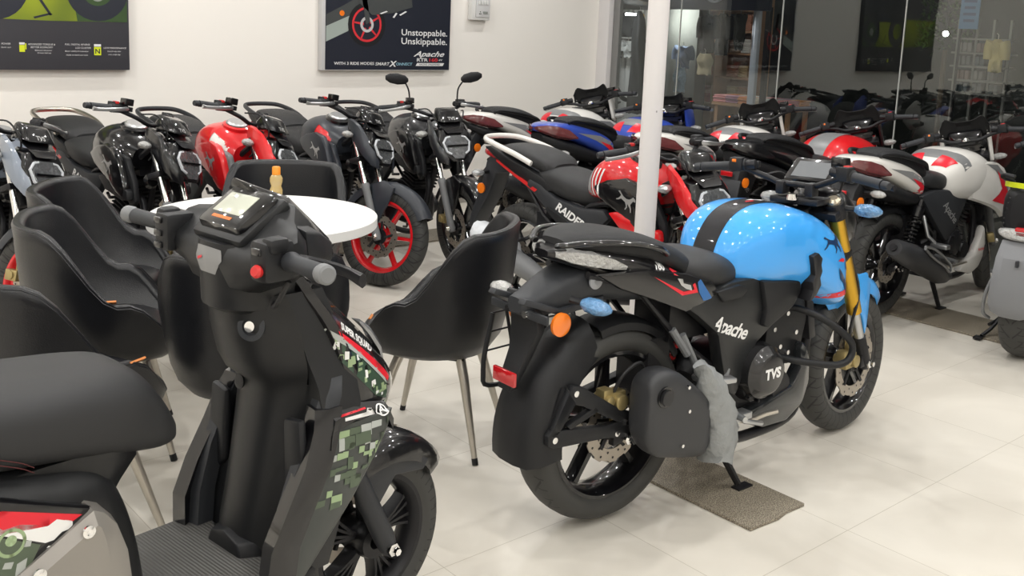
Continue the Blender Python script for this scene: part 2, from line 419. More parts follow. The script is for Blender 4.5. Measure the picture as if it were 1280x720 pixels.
slab('speckled brown granite slab under the centre stand of the light blue motorcycle', [(2.60, 1.752), (2.66, 1.748), (2.74, 1.742), (2.80, 1.752), (2.90, 1.748), (2.905, 2.55), (2.595, 2.55)])
slab('long granite strip under the white motorcycle at the right', [(5.42, .9), (5.82, .9), (5.82, 6.0), (5.42, 6.0)])
slab('long granite strip under the motorcycles along the back wall', [(-3.0, 5.76), (4.9, 5.76), (4.9, 6.10), (-3.0, 6.10)])
# ------------------------------------------------------------------ motorcycles
RAKE = R(25)
AXV = Vector((-math.sin(RAKE), 0, math.cos(RAKE)))
def steer_matrix(fx, st):
    p = Vector((fx + 0.10, 0, 0))
    return Matrix.Translation(p) @ Matrix.Rotation(st, 4, AXV) @ Matrix.Translation(-p)

def tyre_mb(r, w, ri):
    h = w / 2
    return MB().lathe([(ri, -h * .74), (ri + .018, -h * .93), (r - .045, -h), (r - .022, -h * .90), (r - .008, -h * .62), (r - .001, -h * .3), (r, 0),
                       (r - .001, h * .3), (r - .008, h * .62), (r - .022, h * .90), (r - .045, h), (ri + .018, h * .93), (ri, h * .74)], n=56, closed=True)
def rim_mb(ri, w, style, ns=6):
    h = w / 2 * .8
    m = MB().lathe([(ri + .006, -h), (ri - .006, -h * 1.02), (ri - .014, -h * .86), (ri - .026, -h * .35), (ri - .026, h * .35), (ri - .014, h * .86), (ri - .006, h * 1.02), (ri + .006, h)], n=56, closed=True)
    m.lathe([(.02, -.055), (.045, -.055), (.050, -.03), (.040, -.01), (.040, .01), (.050, .03), (.045, .055), (.02, .055)], n=24, closed=True)
    def spoke(a, da, w0, w1, t0, t1):
        loops = []
        for t in (0, .25, .6, .85, 1):
            rr = .036 + (ri - .020 - .036) * t; an = a + da * t
            ww = w0 + (w1 - w0) * t + (.010 if t == 1 else 0); tt = t0 + (t1 - t0) * t
            c = Vector((math.cos(an) * rr, 0, math.sin(an) * rr)); q = Vector((-math.sin(an), 0, math.cos(an)))
            loops.append([c + q * sx * ww / 2 * f + Vector((0, sy * tt / 2, 0)) for sx, sy, f in ((-1, -1, .6), (1, -1, .6), (1, 0, 1), (1, 1, .6), (-1, 1, .6), (-1, 0, 1))])
        m.loft(loops)
    if style == 'multi':
        for k in range(5):
            a = 2 * PI * k / 5 + .2
            for d in (-.30, -.12, .12, .30): spoke(a + d * .25, d * .75, .014, .011, .05, .035)
    elif style == 'wide':
        for k in range(ns): spoke(2 * PI * k / ns + .35, 0, .036, .026, .05, .05)
    else:
        for k in range(ns): spoke(2 * PI * k / ns + .05, 0, .030, .022, .045, .040)
    return m
def disc_mb(ro, rin, s):
    def wob(t): return 1 + .028 * (1 if math.sin(t * 11) > 0 else -.6)
    m = MB().lathe([(rin, s * .002), (ro, s * .002), (ro, -s * .002), (rin, -s * .002)], n=132, closed=True, wob=wob)
    return m
def carrier_mb(rin, s):
    m = MB().lathe([(.015, 0), (.05, s * .004), (.05, -s * .003), (.015, -s * .003)], n=20, closed=True)
    for k in range(5):
        a = 2 * PI * k / 5
        m.tube([(.04 * math.cos(a), 0, .04 * math.sin(a)), ((rin + .01) * math.cos(a + .25), 0, (rin + .01) * math.sin(a + .25))], .009, 6)
    return m
def wheel(t, name, c, r, w, rimmat, M=None, style='std', disc=-1, dr=.13, ri=None, ns=6):
    ri = ri or r - .085
    L = (M or Matrix.Identity(4)) @ Matrix.Translation(c)
    o = cached(name, ('rim', r, w, style, ns), lambda: rim_mb(ri, w, style, ns), rimmat, t, L)
    cached('tyre', (r, w, ri), lambda: tyre_mb(r, w, ri), TYRE, o, ang=60)
    if disc:
        d = cached('brake_disc', (dr, disc), lambda: disc_mb(dr, dr - .042, disc), DISC, o, Matrix.Translation((0, disc * .062, 0)))
        cached('disc_carrier', (dr, disc), lambda: carrier_mb(dr - .042, disc), MBLK, d)
        def holes():
            m = MB()
            for k in range(24):
                a = 2 * PI * k / 24; rr = dr - .012 - .018 * (k % 2)
                m.lathe([(.0003, disc * .0028), (.0045, disc * .0028)], o=(rr * math.cos(a), 0, rr * math.sin(a)), n=8)
            return m
        cached('vent_holes', (dr, disc), holes, BSTK, d)
    return o

def fork(t, fx, M, style, y=.095, top=.97, az=.30):
    L = (top - az) / AXV.z
    for s in (-1, 1):
        A = Vector((fx, s * y, az)); P = lambda k: A + AXV * L * k
        if style == 'usd':
            o = cached('fork_tube', ('usd', fx, s, top), lambda: MB().tube([P(.33), P(.36), P(.96)], .0285, 18), GOLD, t, M)
            cached('fork_slider', ('usd', fx, s, top), lambda: MB().tube([P(.08), P(.34)], .020, 16), ALU, t, M)
            cached('fork_foot', ('usd', fx, s, top), lambda: MB().tube([P(-.03), P(.0), P(.05), P(.17)], [.022, .028, .027, .026], 14).box(P(.02) + Vector((-.02, 0, 0)), (.05, .03, .05)), MBLK, t, M, bevel=.004)
            cached('axle_nut', ('usd', fx, s), lambda: MB().lathe([(.0, -s * .02), (.017, -s * .02), (.019, s * .02), (.011, s * .024), (.011, s * .034), (0, s * .034)], o=A + Vector((0, s * .008, 0)), n=6), CHROME, t, M)
            cached('fork_cap', ('usd', fx, s, top), lambda: MB().tube([P(.985), P(1.0), P(1.012)], [.026, .026, .018], 18), mat('champagne_cap', (.62, .55, .42), .3, metal=.8), t, M)
            cached('fork_clamp', ('usd', fx, s, top), lambda: MB().tube([P(.90), P(.985)], .036, 18), MBLK, t, M)
        else:
            cached('fork_tube', ('tel', fx, s, top), lambda: MB().tube([P(.40), P(1.0)], .0165, 14), CHROME, t, M)
            cached('fork_slider', ('tel', fx, s, top), lambda: MB().tube([P(-.035), P(0), P(.1), P(.42), P(.45), P(.47)], [.020, .026, .023, .0235, .027, .024], 14), MGREY if style == 'tel' else DGR, t, M)
            cached('axle_nut', ('tel', fx, s), lambda: MB().lathe([(.0, -s * .02), (.015, -s * .02), (.017, s * .02), (.009, s * .03), (0, s * .03)], o=A + Vector((0, s * .010, 0)), n=6), CHROME, t, M)
    def clamps():
        m = MB()
        for k in (.93, .68):
            c = Vector((fx, 0, az)) + AXV * L * k
            rot = Matrix.Rotation(-RAKE, 3, 'Y')
            m.box(c + Vector((-.02, 0, 0)), (.075, 2 * y + .06, .03), rot)
        m.tube([Vector((fx - .05, 0, az)) + AXV * L * .55, Vector((fx - .05, 0, az)) + AXV * L * .95], .03, 12)
        return m
    cached('triple_clamp', (style, fx, top, y), clamps, MBLK, t, M, bevel=.006)

def bar_end_pts(b, s): return [(p[0], p[1] * s, p[2]) for p in b]
def controls(t, M, bar, style, lever_mat=ALU, mirrors=False, grip=GBLK):
    """bar: half profile centre -> end"""
    pts = [(p[0], -p[1], p[2]) for p in bar[::-1]] + [p for p in bar]
    cached('handlebar', (style,), lambda: MB().tube(pts, .0115, 10, smooth=5), MBLK, t, M)
    for s in (-1, 1):
        e = Vector((bar[-1][0], bar[-1][1] * s, bar[-1][2])); d0 = Vector((bar[-2][0], bar[-2][1] * s, bar[-2][2]))
        d = (e - d0).normalized()
        g = cached('grip', (style, s), lambda: MB().tube([e - d * .125, e - d * .12, e - d * .06, e - d * .008], [.020, .0165, .0172, .0175], 14).tube([e - d * .005, e + d * .006, e + d * .022], [.015, .0165, .014], 14), DGR, t, M)
        c = e - d * .155
        up = Vector((0, 0, 1)); fw = d.cross(up) * (-s)
        fw = Vector((fw.x, fw.y, 0)).normalized()
        if fw.x < 0: fw = -fw
        def sw():
            m = MB().tube([c - d * .035, c - d * .03, c + d * .025, c + d * .03], [.018, .025, .026, .02], 10)
            m.box(c - fw * .012 + Vector((0, 0, .006)), (.045, .05, .05), Matrix.Rotation(math.atan2(d.y, d.x) + PI / 2, 3, 'Z'))
            return m
        o = cached('switch_housing', (style, s), sw, BLK, t, M, bevel=.005)
        if s < 0: cached('kill_switch', (style, s), lambda: MB().box(c + Vector((0, 0, .028)), (.022, .026, .014), Matrix.Rotation(math.atan2(d.y, d.x), 3, 'Z')), REDP, o, bevel=.003)
        else: cached('horn_button', (style, s), lambda: MB().box(c + Vector((-.02, 0, .02)) - fw * .01, (.014, .018, .012)), ORNG, o, bevel=.002)
        c2 = c - d * .05
        cached('lever_perch', (style, s), lambda: MB().tube([c2 - d * .02, c2 + d * .02], .019, 10).box(c2 + fw * .028, (.05, .03, .024), Matrix.Rotation(math.atan2(d.y, d.x), 3, 'Z')), MBLK, t, M, bevel=.003)
        lp = [c2 + fw * .035, c + fw * .058 + up * -.004, e - d * .09 + fw * .062 + up * -.010, e - d * .02 + fw * .052 + up * -.014, e + d * .005 + fw * .050 + up * -.012]
        cached('brake_lever' if s < 0 else 'clutch_lever', (style, s), lambda: MB().tube(lp, [.008, .0075, .0065, .006, .008], 8, smooth=4, flat=1.5), lever_mat, t, M)
        if s < 0:
            cached('brake_reservoir', (style,), lambda: MB().box(c2 + up * .035 + fw * .02, (.052, .045, .036), Matrix.Rotation(math.atan2(d.y, d.x), 3, 'Z')), GBLK, t, M, bevel=.004)
        if mirrors:
            b = c2 + fw * .01
            f = Vector((0, s, 0)); q = b + Vector((.015, s * .05, .17))
            mo = cached('mirror_stalk', (style, s), lambda: MB().tube([b, b + up * .06, b + up * .11 + f * .01, q], .0055, 8, smooth=4), BLK, t, M)
            def mm():
                m = MB(); L = []
                for x, w_, h_ in ((-.075, .012, .012), (-.055, .020, .028), (0, .022, .036), (.055, .018, .030), (.085, .008, .014)):
                    L.append([q + Vector((w_ * math.cos(a) * .6, s * (x + .045), h_ * math.sin(a) + (x + .05) * .12)) for a in [2 * PI * k / 12 for k in range(12)]])
                return m.loft(L)
            cached('mirror', (style, s), mm, BLK, mo)
    if style != 'none':
        # brake hose and cables
        for i, (a, b) in enumerate((((bar[2][0] + .05, -.16, bar[2][2] + .02), (1.02, -.05, .80)), ((bar[2][0] + .05, .16, bar[2][2]), (1.02, .05, .80)))):
            cached('cable', (style, i), lambda: MB().tube([a, (a[0] + .08, a[1] * .8, a[2] + .0), (a[0] + .12, a[1] * .5, a[2] - .1), b], .0045, 6, smooth=5), HOSE, t, M)

def engine(t, kind):
    def case():
        m = body([(.40, .42, .36, .28, .05), (.46, .47, .38, .25, .10), (.56, .50, .38, .22, .125), (.70, .50, .37, .21, .125), (.82, .46, .35, .23, .10), (.88, .40, .34, .27, .05)], e=3.2, n=20, sub=3)
        m.lathe([(0, -.165), (.055, -.165), (.078, -.155), (.085, -.12), (.085, .12), (.078, .15), (.05, .16), (0, .16)], o=(.60, 0, .40), n=28)
        m.lathe([(0, -.145), (.05, -.145), (.062, -.12), (.062, .12), (.05, .14), (0, .14)], o=(.76, 0, .34), n=24)
        for a in range(8):
            an = a * PI / 4; m.lathe([(0, -.172), (.006, -.172), (.006, -.15)], o=(.60 + .074 * math.cos(an), 0, .40 + .074 * math.sin(an)), n=6)
        return m
    e = cached('engine', kind, case, MBLK, t, ang=30)
    rot = Matrix.Rotation(R(18), 3, 'Y')
    def cyl():
        m = MB()
        for k in range(7):
            c = Vector((.76 + .012 * k, 0, .50 + .024 * k)); m.box(c, (.165, .19 - .004 * (k > 4), .010), rot)
        m.box((.80, 0, .57), (.125, .14, .18), rot)
        m.box((.83, 0, .69), (.14, .13, .05), rot)
        return m
    cached('cylinder_fins', kind, cyl, MBLK, e, bevel=.003)
    def fr():
        m = MB()
        m.tube([(1.02, 0, .84), (.96, 0, .62), (.90, 0, .42), (.86, 0, .33)], .018, 10, smooth=4)
        for s in (-1, 1):
            m.tube([(1.02, s * .02, .88), (.85, s * .08, .76), (.55, s * .11, .70), (.43, s * .11, .55), (.43, s * .10, .34)], .016, 8, smooth=4)
            m.tube([(.50, s * .10, .68), (.20, s * .11, .76), (-.18, s * .09, .86)], .012, 8, smooth=3)
            m.tube([(.44, s * .10, .45), (.22, s * .11, .60), (.02, s * .10, .80)], .011, 8)
        m.box((.80, 0, .74), (.3, .12, .05)); m.box((.35, 0, .66), (.28, .16, .16)); m.box((.18, 0, .50), (.1, .14, .2))
        return m
    cached('frame', kind, fr, MBLK, t)
    cached('header_pipe', kind, lambda: MB().tube([(.90, -.05, .62), (.985, -.06, .56), (1.0, -.07, .45), (.95, -.09, .27), (.86, -.11, .19), (.6, -.12, .18), (.40, -.14, .22)], .019, 10, smooth=5), MBLK, t)
    cached('horn', kind, lambda: MB().lathe([(0, 0), (.04, 0), (.045, .01), (.03, .03), (0, .035)], o=(1.02, -.04, .70), axis='x', n=18), GBLK, t)
    for s in (-1, 1):
        cached('footpeg', (kind, s), lambda: MB().tube([(.42, s * .13, .34), (.41, s * .22, .335), (.40, s * .27, .335)], [.013, .014, .011], 8), ALU, t)
    cached('brake_pedal', kind, lambda: MB().tube([(.40, -.13, .32), (.52, -.17, .27), (.62, -.19, .28), (.66, -.21, .29)], .008, 8, smooth=4), STEEL, t)
    cached('kick_starter', kind, lambda: MB().tube([(.50, .15, .36), (.50, .18, .40), (.44, .19, .52), (.44, .23, .54)], .009, 8, smooth=4), STEEL, t)

def rear_end(t, kind, twin=False, stand=True, rx=0.0, fy=(.55, .55)):
    def sa():
        m = MB()
        for s in (-1, 1):
            m.loft([[(x, s * (y + a * .013), z + b * h) for a, b in ((-1, -1), (1, -1), (1, 1), (-1, 1))] for x, y, z, h in ((.44, .085, .40, .025), (.25, .095, .37, .028), (.03, .10, .325, .022), (-.05, .10, .31, .018))])
        m.box((.30, 0, .38), (.05, .17, .05))
        return m
    cached('swingarm', kind, sa, MBLK, t, bevel=.005)
    for s in (-1, 1):
        cached('axle_nut', (kind, 'r', s), lambda: MB().lathe([(.0, -s * .02), (.018, -s * .02), (.020, s * .008), (.012, s * .012), (.012, s * .028), (0, s * .028)], o=(0, s * .128, .315), n=6), CHROME, t)
    cached('chain', kind, lambda: MB().tube([(-.075, .085, .315), (-.03, .085, .385), (.25, .085, .43), (.44, .085, .43), (.49, .085, .385), (.44, .085, .345), (.2, .085, .31), (-.03, .085, .245)], .009, 6, smooth=5, closed=True), STEEL, t)
    cached('sprocket', kind, lambda: MB().lathe([(.02, -.004), (.078, -.003), (.078, .003), (.02, .004)], o=(0, .085, .315), n=40, closed=True), STEEL, t)
    cached('chain_guard', kind, lambda: MB().prism([(-.05, .40), (.25, .45), (.40, .46), (.40, .44), (.2, .415), (-.06, .375)], .075, .11), BLK, t, bevel=.004)
    def spring(p, q, r, turns, w):
        p = Vector(p); q = Vector(q); d = (q - p); u = d.cross(Vector((0, 1, 0))).normalized(); v = d.normalized().cross(u)
        return [p + d * (k / (turns * 12)) + (u * math.cos(k * PI / 6) + v * math.sin(k * PI / 6)) * r for k in range(turns * 12 + 1)]
    if twin:
        for s in (-1, 1):
            a = (.17, s * .135, .70); b = (.02, s * .135, .37)
            A = Vector(a); B_ = Vector(b)
            o = cached('shock_absorber', (kind, s), lambda: MB().tube([A, A + (B_ - A) * .12, A + (B_ - A) * .14, A + (B_ - A) * .30, A + (B_ - A) * .31, B_], [.016, .02, .034, .034, .014, .014], 14), GBLK, t)
            cached('spring', (kind, s), lambda: MB().tube(spring(A + (B_ - A) * .3, A + (B_ - A) * .88, .030, 9, 0), .0055, 6), GBLK, o)
    else:
        a = Vector((.34, 0, .66)); b = Vector((.24, 0, .40))
        o = cached('shock_absorber', kind, lambda: MB().tube([a, b], .02, 12), MBLK, t)
        cached('spring', kind, lambda: MB().tube(spring(a, b, .036, 7, 0), .008, 6), REDP if kind == 'hero' else BLK, o)
    if stand:
        def st():
            m = MB()
            for s, xx in ((-1, fy[0]), (1, fy[1])):
                m.tube([(.40, s * .10, .28), (xx - .02, s * .155, .03)], [.016, .013], 8)
                m.box((xx, s * .16, .012), (.075, .035, .012))
            m.tube([(.45, -.12, .20), (.45, .12, .20)], .011, 8)
            m.tube([(.40, .12, .24), (.30, .20, .10), (.20, .23, .07)], .009, 8, smooth=3)
            return m
        cached('center_stand', (kind, fy), st, MBLK, t)

def indicator(t, c, M=None, mt=WRAP, d=(0, 1, 0), key=None, big=1.0, stem=BLK):
    c = Vector(c); d = Vector(d).normalized()
    o = cached('indicator_stalk', ('ind', tuple(c)), lambda: MB().tube([c - d * .07, c - d * .02], [.012, .010], 8), stem, t, M)
    def f():
        m = MB(); L = []
        for k, (x, r) in enumerate(((-.03, .012), (-.015, .024), (.015, .027), (.04, .019), (.052, .006))):
            u = d.cross(Vector((0, 0, 1))).normalized(); w = u.cross(d)
            L.append([c + d * x * big + (u * math.cos(a) * 1.1 + w * math.sin(a) * .8) * r * big for a in [2 * PI * q / 12 for q in range(12)]])
        return m.loft(L)
    cached('indicator_lamp', ('ind', tuple(c), big), f, mt, o)

def plate(name, t, poly, s, y0, y1, mt, M=None, key=None, bevel=.008, **k):
    a, b = sorted((s * y0, s * y1))
    pl = [(p[0], p[1], s * p[2]) if len(p) > 2 else p for p in poly]
    return cached(name, (key, s), lambda: MB().prism(pl, a, b), mt, t, M, bevel=bevel, **k)

def side_uv(s): return (1, 0, 0) if s < 0 else (-1, 0, 0)
TX = {}
def tx(txt, **k):
    kk = (txt, tuple(sorted(k.items())))
    if kk not in TX: TX[kk] = text_polys(txt, **k)
    return TX[kk]
X1 = (1, 0, 0); Y1 = (0, 1, 0); Z1 = (0, 0, 1)
def arc_shell(c, r0, a0, a1, w, th, n=16, flare=None, drop=.04):
    """U-section strip following a wheel from angle a0 to a1"""
    m = MB(); L = []
    for k in range(n + 1):
        t = k / n; a = a0 + (a1 - a0) * t; ca, sa = math.cos(a), math.sin(a); ww = w * (flare(t) if flare else 1)
        P = lambda y, r: Vector((c[0] + ca * r, c[1] + y, c[2] + sa * r))
        L.append([P(-ww, r0 - drop), P(-ww * .96, r0 - drop * .2), P(-ww * .75, r0 + th * .6), P(-ww * .3, r0 + th), P(ww * .3, r0 + th), P(ww * .75, r0 + th * .6), P(ww * .96, r0 - drop * .2), P(ww, r0 - drop),
                  P(ww * .93, r0 - drop), P(ww * .88, r0 - drop * .2), P(ww * .66, r0 + th * .2), P(0, r0 + th * .4), P(-ww * .66, r0 + th * .2), P(-ww * .88, r0 - drop * .2), P(-ww * .93, r0 - drop)])
    return m.loft(L)

# ---------------- light blue street bike in the foreground
def hero_bike():
    fx = 1.36
    t = thing('motorcycle', 'light blue motorcycle with gold front forks standing alone on a granite slab', 'motorcycle', (2.268, 2.130, 0), R(358.2))
    SM = steer_matrix(fx, R(6)); K = 'hero'
    wheel(t, 'rear_wheel', (0, 0, .335), .325, .15, GBLK, style='wide', disc=-1, dr=.12, ns=5)
    wheel(t, 'front_wheel', (fx, 0, .302), .302, .115, GBLK, M=SM, style='wide', disc=-1, dr=.150, ns=5)
    fork(t, fx, SM, 'usd', y=.105, top=.99)
    bar = [(.955, 0, 1.045), (.955, .07, 1.045), (.945, .13, 1.065), (.90, .24, 1.10), (.87, .375, 1.085)]
    controls(t, SM, bar, K, lever_mat=MBLK)
    obj('handlebar_clamp', MB().box((.955, .06, 1.03), (.05, .035, .05)).box((.955, -.06, 1.03), (.05, .035, .05)).box((.985, 0, .985), (.11, .20, .025)).tube([(.985, 0, .97), (.985, 0, 1.005)], .02), MBLK, t, SM, bevel=.006)
    ky = obj('ignition_lock', MB().lathe([(0, 0), (.02, 0), (.022, -.01), (.018, .012), (0, .012)], o=(.925, 0, 1.0), axis='z', n=16), CHROME, t, SM)
    # display
    rot = Matrix.Rotation(R(-38), 3, 'Y')
    d = obj('instrument_display', MB().box((1.075, 0, 1.085), (.125, .20, .022), rot), GBLK, t, SM, bevel=.009)
    obj('display_screen', MB().box(Vector((1.075, 0, 1.085)) + rot @ Vector((-.004, 0, .012)), (.085, .145, .002), rot), SCR, d)
    obj('headlight', body([(1.05, 1.0, .93, .86, .07), (1.12, 1.03, .92, .80, .12), (1.20, .99, .89, .79, .12), (1.27, .92, .87, .81, .08)], e=3, sub=3), GBLK, t, SM)
    # brake calipers and hose
    def cal(c):
        c = Vector(c); return MB().box(c, (.085, .05, .06)).box(c + Vector((-.035, -.005, .02)), (.04, .04, .05)).tube([c + Vector((.01, -.045, 0)), c + Vector((.01, .03, 0))], .026, 14).tube([c + Vector((-.035, -.04, .01)), c + Vector((-.035, .03, .01))], .018, 12)
    obj('front_brake_caliper', cal((fx - .115, -.085, .33)).box((fx - .09, -.08, .385), (.03, .02, .10)), CALIP, t, SM, bevel=.005)
    obj('rear_brake_caliper', cal((-.045, -.085, .44)).box((-.02, -.08, .40), (.03, .02, .1)), CALIP, t, bevel=.005)
    obj('brake_hose', MB().tube([(fx - .10, -.10, .36), (fx - .16, -.12, .47), (fx - .13, -.13, .62), (fx - .22, -.12, .80), (fx - .32, -.12, .97)], .006, 7, smooth=5), HOSE, t, SM)
    obj('brake_hose', MB().tube([(-.05, -.10, .47), (-.03, -.12, .53), (.04, -.12, .555), (.09, -.11, .50), (.22, -.10, .42)], .006, 7, smooth=5), HOSE, t)
    # tank
    tk = obj('fuel_tank', body([(.43, .81, .78, .74, .07), (.47, .90, .82, .735, .125), (.53, .965, .85, .725, .165), (.62, .998, .86, .71, .190), (.74, 1.0, .855, .70, .200), (.84, .980, .81, .672, .216, .222), (.92, .950, .77, .632, .220, .236), (.985, .905, .735, .602, .212, .238), (1.03, .850, .71, .600, .195, .226), (1.058, .785, .69, .625, .170, .200)], e=3.1, n=44, sub=6, sh=.0), BLUE, t)
    sh = {}
    for s in (-1, 1):
        sh[s] = tk
        v = obj('air_vent', MB().prism([(.770, .835), (.800, .845), (.828, .822), (.824, .80), (.834, .775), (.824, .752), (.834, .725), (.808, .690), (.775, .672), (.79, .71), (.782, .74), (.793, .765), (.784, .79)], *sorted((s * .17, s * .2245))), BSTK, tk, bevel=.003)
    # stripe along the top of the tank
    st = [[(-.30, -.046), (.28, -.046), (.28, .046), (-.30, .046)]]
    decal('tank_stripe', st, (.70, 0, 1.05), X1, Y1, Z1, [tk], GSTK if 0 else mat('carbon_sticker', (.008, .008, .011), .3, coat=.7, spec=.2, bump=.15, bscale=500), tk, off=.0016, seg=.008)
    decal('emblem', [[(-.05, .01), (-.01, .018), (.0, .004), (.05, .0), (.01, -.014), (-.01, 0)]], (.72, 0, 1.05), X1, Y1, Z1, [tk], WSTK, tk, off=.003)
    decal('red_flash', [[(-.02, -.006), (.02, -.012), (.03, .002), (-.01, .004)]], (.665, -.005, 1.05), X1, Y1, Z1, [tk], RSTK, tk, off=.003)
    for s in (-1, 1):
        u = side_uv(s); f = -s
        def q(pts): return [[((x - .86) * f, z) for x, z in p] for p in pts]
        decal('horse_emblem', [[(a * .12, b * .12) for a, b in p] for p in HORSE], (.90, s * .25, .885), u, Z1, (0, s, .55), [sh[s], tk], NSTK, tk, off=.002, seg=.012)
        T = [tk]
        decal('red_flash', q([[(.86, .665), (.91, .652), (1.035, .662), (1.035, .685), (.93, .678)]]), (.86, s * .40, 0), u, Z1, (0, s, 0), T, RSTK, tk, off=.002)
        decal('red_flash', q([[(.93, .80), (.975, .79), (.985, .80), (.955, .808)]]), (.86, s * .40, 0), u, Z1, (0, s, 0), T, RSTK, tk, off=.002)
        decal('dark_flash', q([[(.94, .775), (.975, .745), (1.02, .70), (1.02, .665), (.985, .71), (.955, .73)], [(.985, .80), (1.0, .78), (1.01, .755), (.995, .765)]]), (.86, s * .40, 0), u, Z1, (0, s, 0), T, NSTK, tk, off=.0025)
    # seats
    obj('rider_seat', body([(.20, .875, .83, .79, .11), (.27, .868, .81, .76, .14), (.36, .872, .80, .745, .152), (.44, .855, .79, .745, .14), (.50, .822, .785, .75, .11), (.54, .79, .775, .76, .06)], e=2.8, n=32, sub=5), SEAT, t)
    obj('pillion_seat', body([(-.245, .965, .955, .945, .05), (-.19, .985, .95, .925, .10), (-.08, .985, .94, .90, .13), (.05, .962, .915, .87, .14), (.16, .925, .875, .83, .135), (.25, .885, .83, .78, .115), (.28, .86, .82, .79, .08)], e=2.8, n=32, sub=5), SEATF, t)
    # tail
    tl = obj('tail_cowl', body([(-.29, .935, .925, .91, .03), (-.24, .945, .92, .89, .085), (-.14, .945, .90, .85, .125), (-.0, .915, .86, .80, .145), (.14, .865, .81, .745, .152), (.28, .80, .76, .70, .150), (.37, .76, .73, .70, .12)], e=3.2, n=32, sub=5), GBLK, t)
    tp = {}
    for s in (-1, 1):
        tp[s] = plate('tail_panel', t, [(-.20, .875, .0), (.0, .87, .006), (.18, .835, .008), (.32, .79, .004), (.36, .745, 0), (.27, .715, 0), (.20, .705, 0), (.05, .765, 0), (-.10, .82, 0)], s, .13, .158, mat('deep_satin_black', (.007, .007, .008), .22, coat=.5), key=K, bevel=.008)
        obj('grab_rail', MB().tube([(.10, s * .145, .905), (.05, s * .158, .93), (-.06, s * .150, .955), (-.19, s * .125, .965), (-.265, s * .07, .955), (-.27, s * .05, .95)], .012, 10, smooth=5, flat=.8), GBLK, t)
        obj('tail_light', MB().loft([[Vector((x, s * y, z + h * a)) for y, a in ((w - .05, -1), (w, -.6), (w + .006, .6), (w - .05, 1))] for x, z, h, w in ((-.07, .880, .010, .142), (-.12, .895, .026, .138), (-.18, .910, .032, .124), (-.24, .920, .028, .090), (-.275, .925, .012, .055))]), WRAP, t)
        u = side_uv(s); f = -s
        decal('lettering', tx('180', size=.034, shear=.1, bold=.001), (.075, s * .3, .868), (u[0] * .97, 0, -.2 * f) , (.2 * f, 0, .97), (0, s, 0), [tl, tp[s]], WSTK, tl, seg=.03)
        decal('red_flash', [[(-.022, -.012), (.0, -.018), (.022, -.012), (.022, .008), (-.01, .012)]], (.14, s * .3, .852), u, Z1, (0, s, 0), [tl, tp[s]], RSTK, tl)
        def q(pts): return [[((x - .25) * f, z - .78) for x, z in p] for p in pts]
        decal('red_chevron', q([[(.03, .845), (.17, .765), (.245, .765), (.225, .80), (.215, .795), (.225, .777), (.175, .777)]]), (.25, s * .3, .78), u, Z1, (0, s, 0), [tp[s], tl], RSTK, tp[s])
        decal('blue_flash', q([[(.225, .835), (.32, .735), (.285, .722), (.25, .765)]]), (.25, s * .3, .78), u, Z1, (0, s, 0), [tp[s], tl], mat('blue_sticker', (.02, .12, .35), .3), tp[s])
        decal('emblem', q([[(.14, .825), (.165, .82), (.17, .805), (.205, .795), (.215, .775), (.185, .785), (.16, .80)]]), (.25, s * .3, .78), u, Z1, (0, s, 0), [tp[s], tl], mat('silver_sticker', (.5, .5, .5), .3, metal=.6), tp[s])
    # rear carrier arm: mudguard bracket with number plate holder
    br = obj('rear_mudguard', body([(-.385, .80, .775, .755, .03), (-.34, .81, .775, .735, .055), (-.25, .855, .80, .745, .070), (-.14, .885, .83, .765, .085), (0, .88, .81, .745, .09), (.12, .83, .78, .73, .08)], e=3.4, n=24, sub=4), DGR, t)
    pl = obj('number_plate_holder', MB().loft([[Vector((x + dx, y, z)) for y, dx in ((-w, .0), (w, .0), (w * .9, .035), (-w * .9, .035))] for x, z, w in ((-.355, .775, .060), (-.345, .70, .064), (-.365, .63, .044), (-.40, .56, .034), (-.415, .52, .030))]), BLK, t, bevel=.005)
    obj('plate_bracket', MB().box((-.365, 0, .755), (.012, .26, .026)), DGR, pl, bevel=.003)
    for y in (-.04, .04): obj('bolt', MB().lathe([(0, -.012), (.011, -.012), (.012, 0), (0, 0)], o=(-.368, y, .755), axis='x', n=12), CHROME, pl)
    obj('red_reflector', MB().box((-.435, -.03, .575), (.012, .10, .042)), REDL, pl, bevel=.003)
    for s in (-1, 1):
        obj('side_reflector', MB().lathe([(0, 0), (.036, 0), (.036, s * .010), (.028, s * .014), (0, s * .014)], o=(-.285, s * .093, .725), n=28), ORNG, pl)
        obj('hook_bolt', MB().lathe([(0, 0), (.026, 0), (.026, s * .006), (.012, s * .01), (0, s * .004)], o=(-.145, s * .088, .838), n=20), LGREY, br)
        plate('cargo_hook', t, [(-.42, .80), (-.27, .745), (-.10, .765), (-.10, .785), (-.27, .765), (-.41, .815)], s, .055, .085, DGR, key=K, bevel=.003)
    indicator(t, (-.34, .11, .795), mt=WRAP, d=(0, 1, 0)); indicator(t, (-.225, -.165, .79), mt=BWRAP, d=(.55, -1, -.18), big=1.15)
    # tyre hugger
    c = (0, 0, .335)
    hg = obj('tyre_hugger', arc_shell(c, .365, R(110), R(187), .098, .03, n=14, flare=lambda t_: .72 + .4 * math.sin(min(t_, .8) / .8 * PI / 2), drop=.10), BLK, t, ang=50)
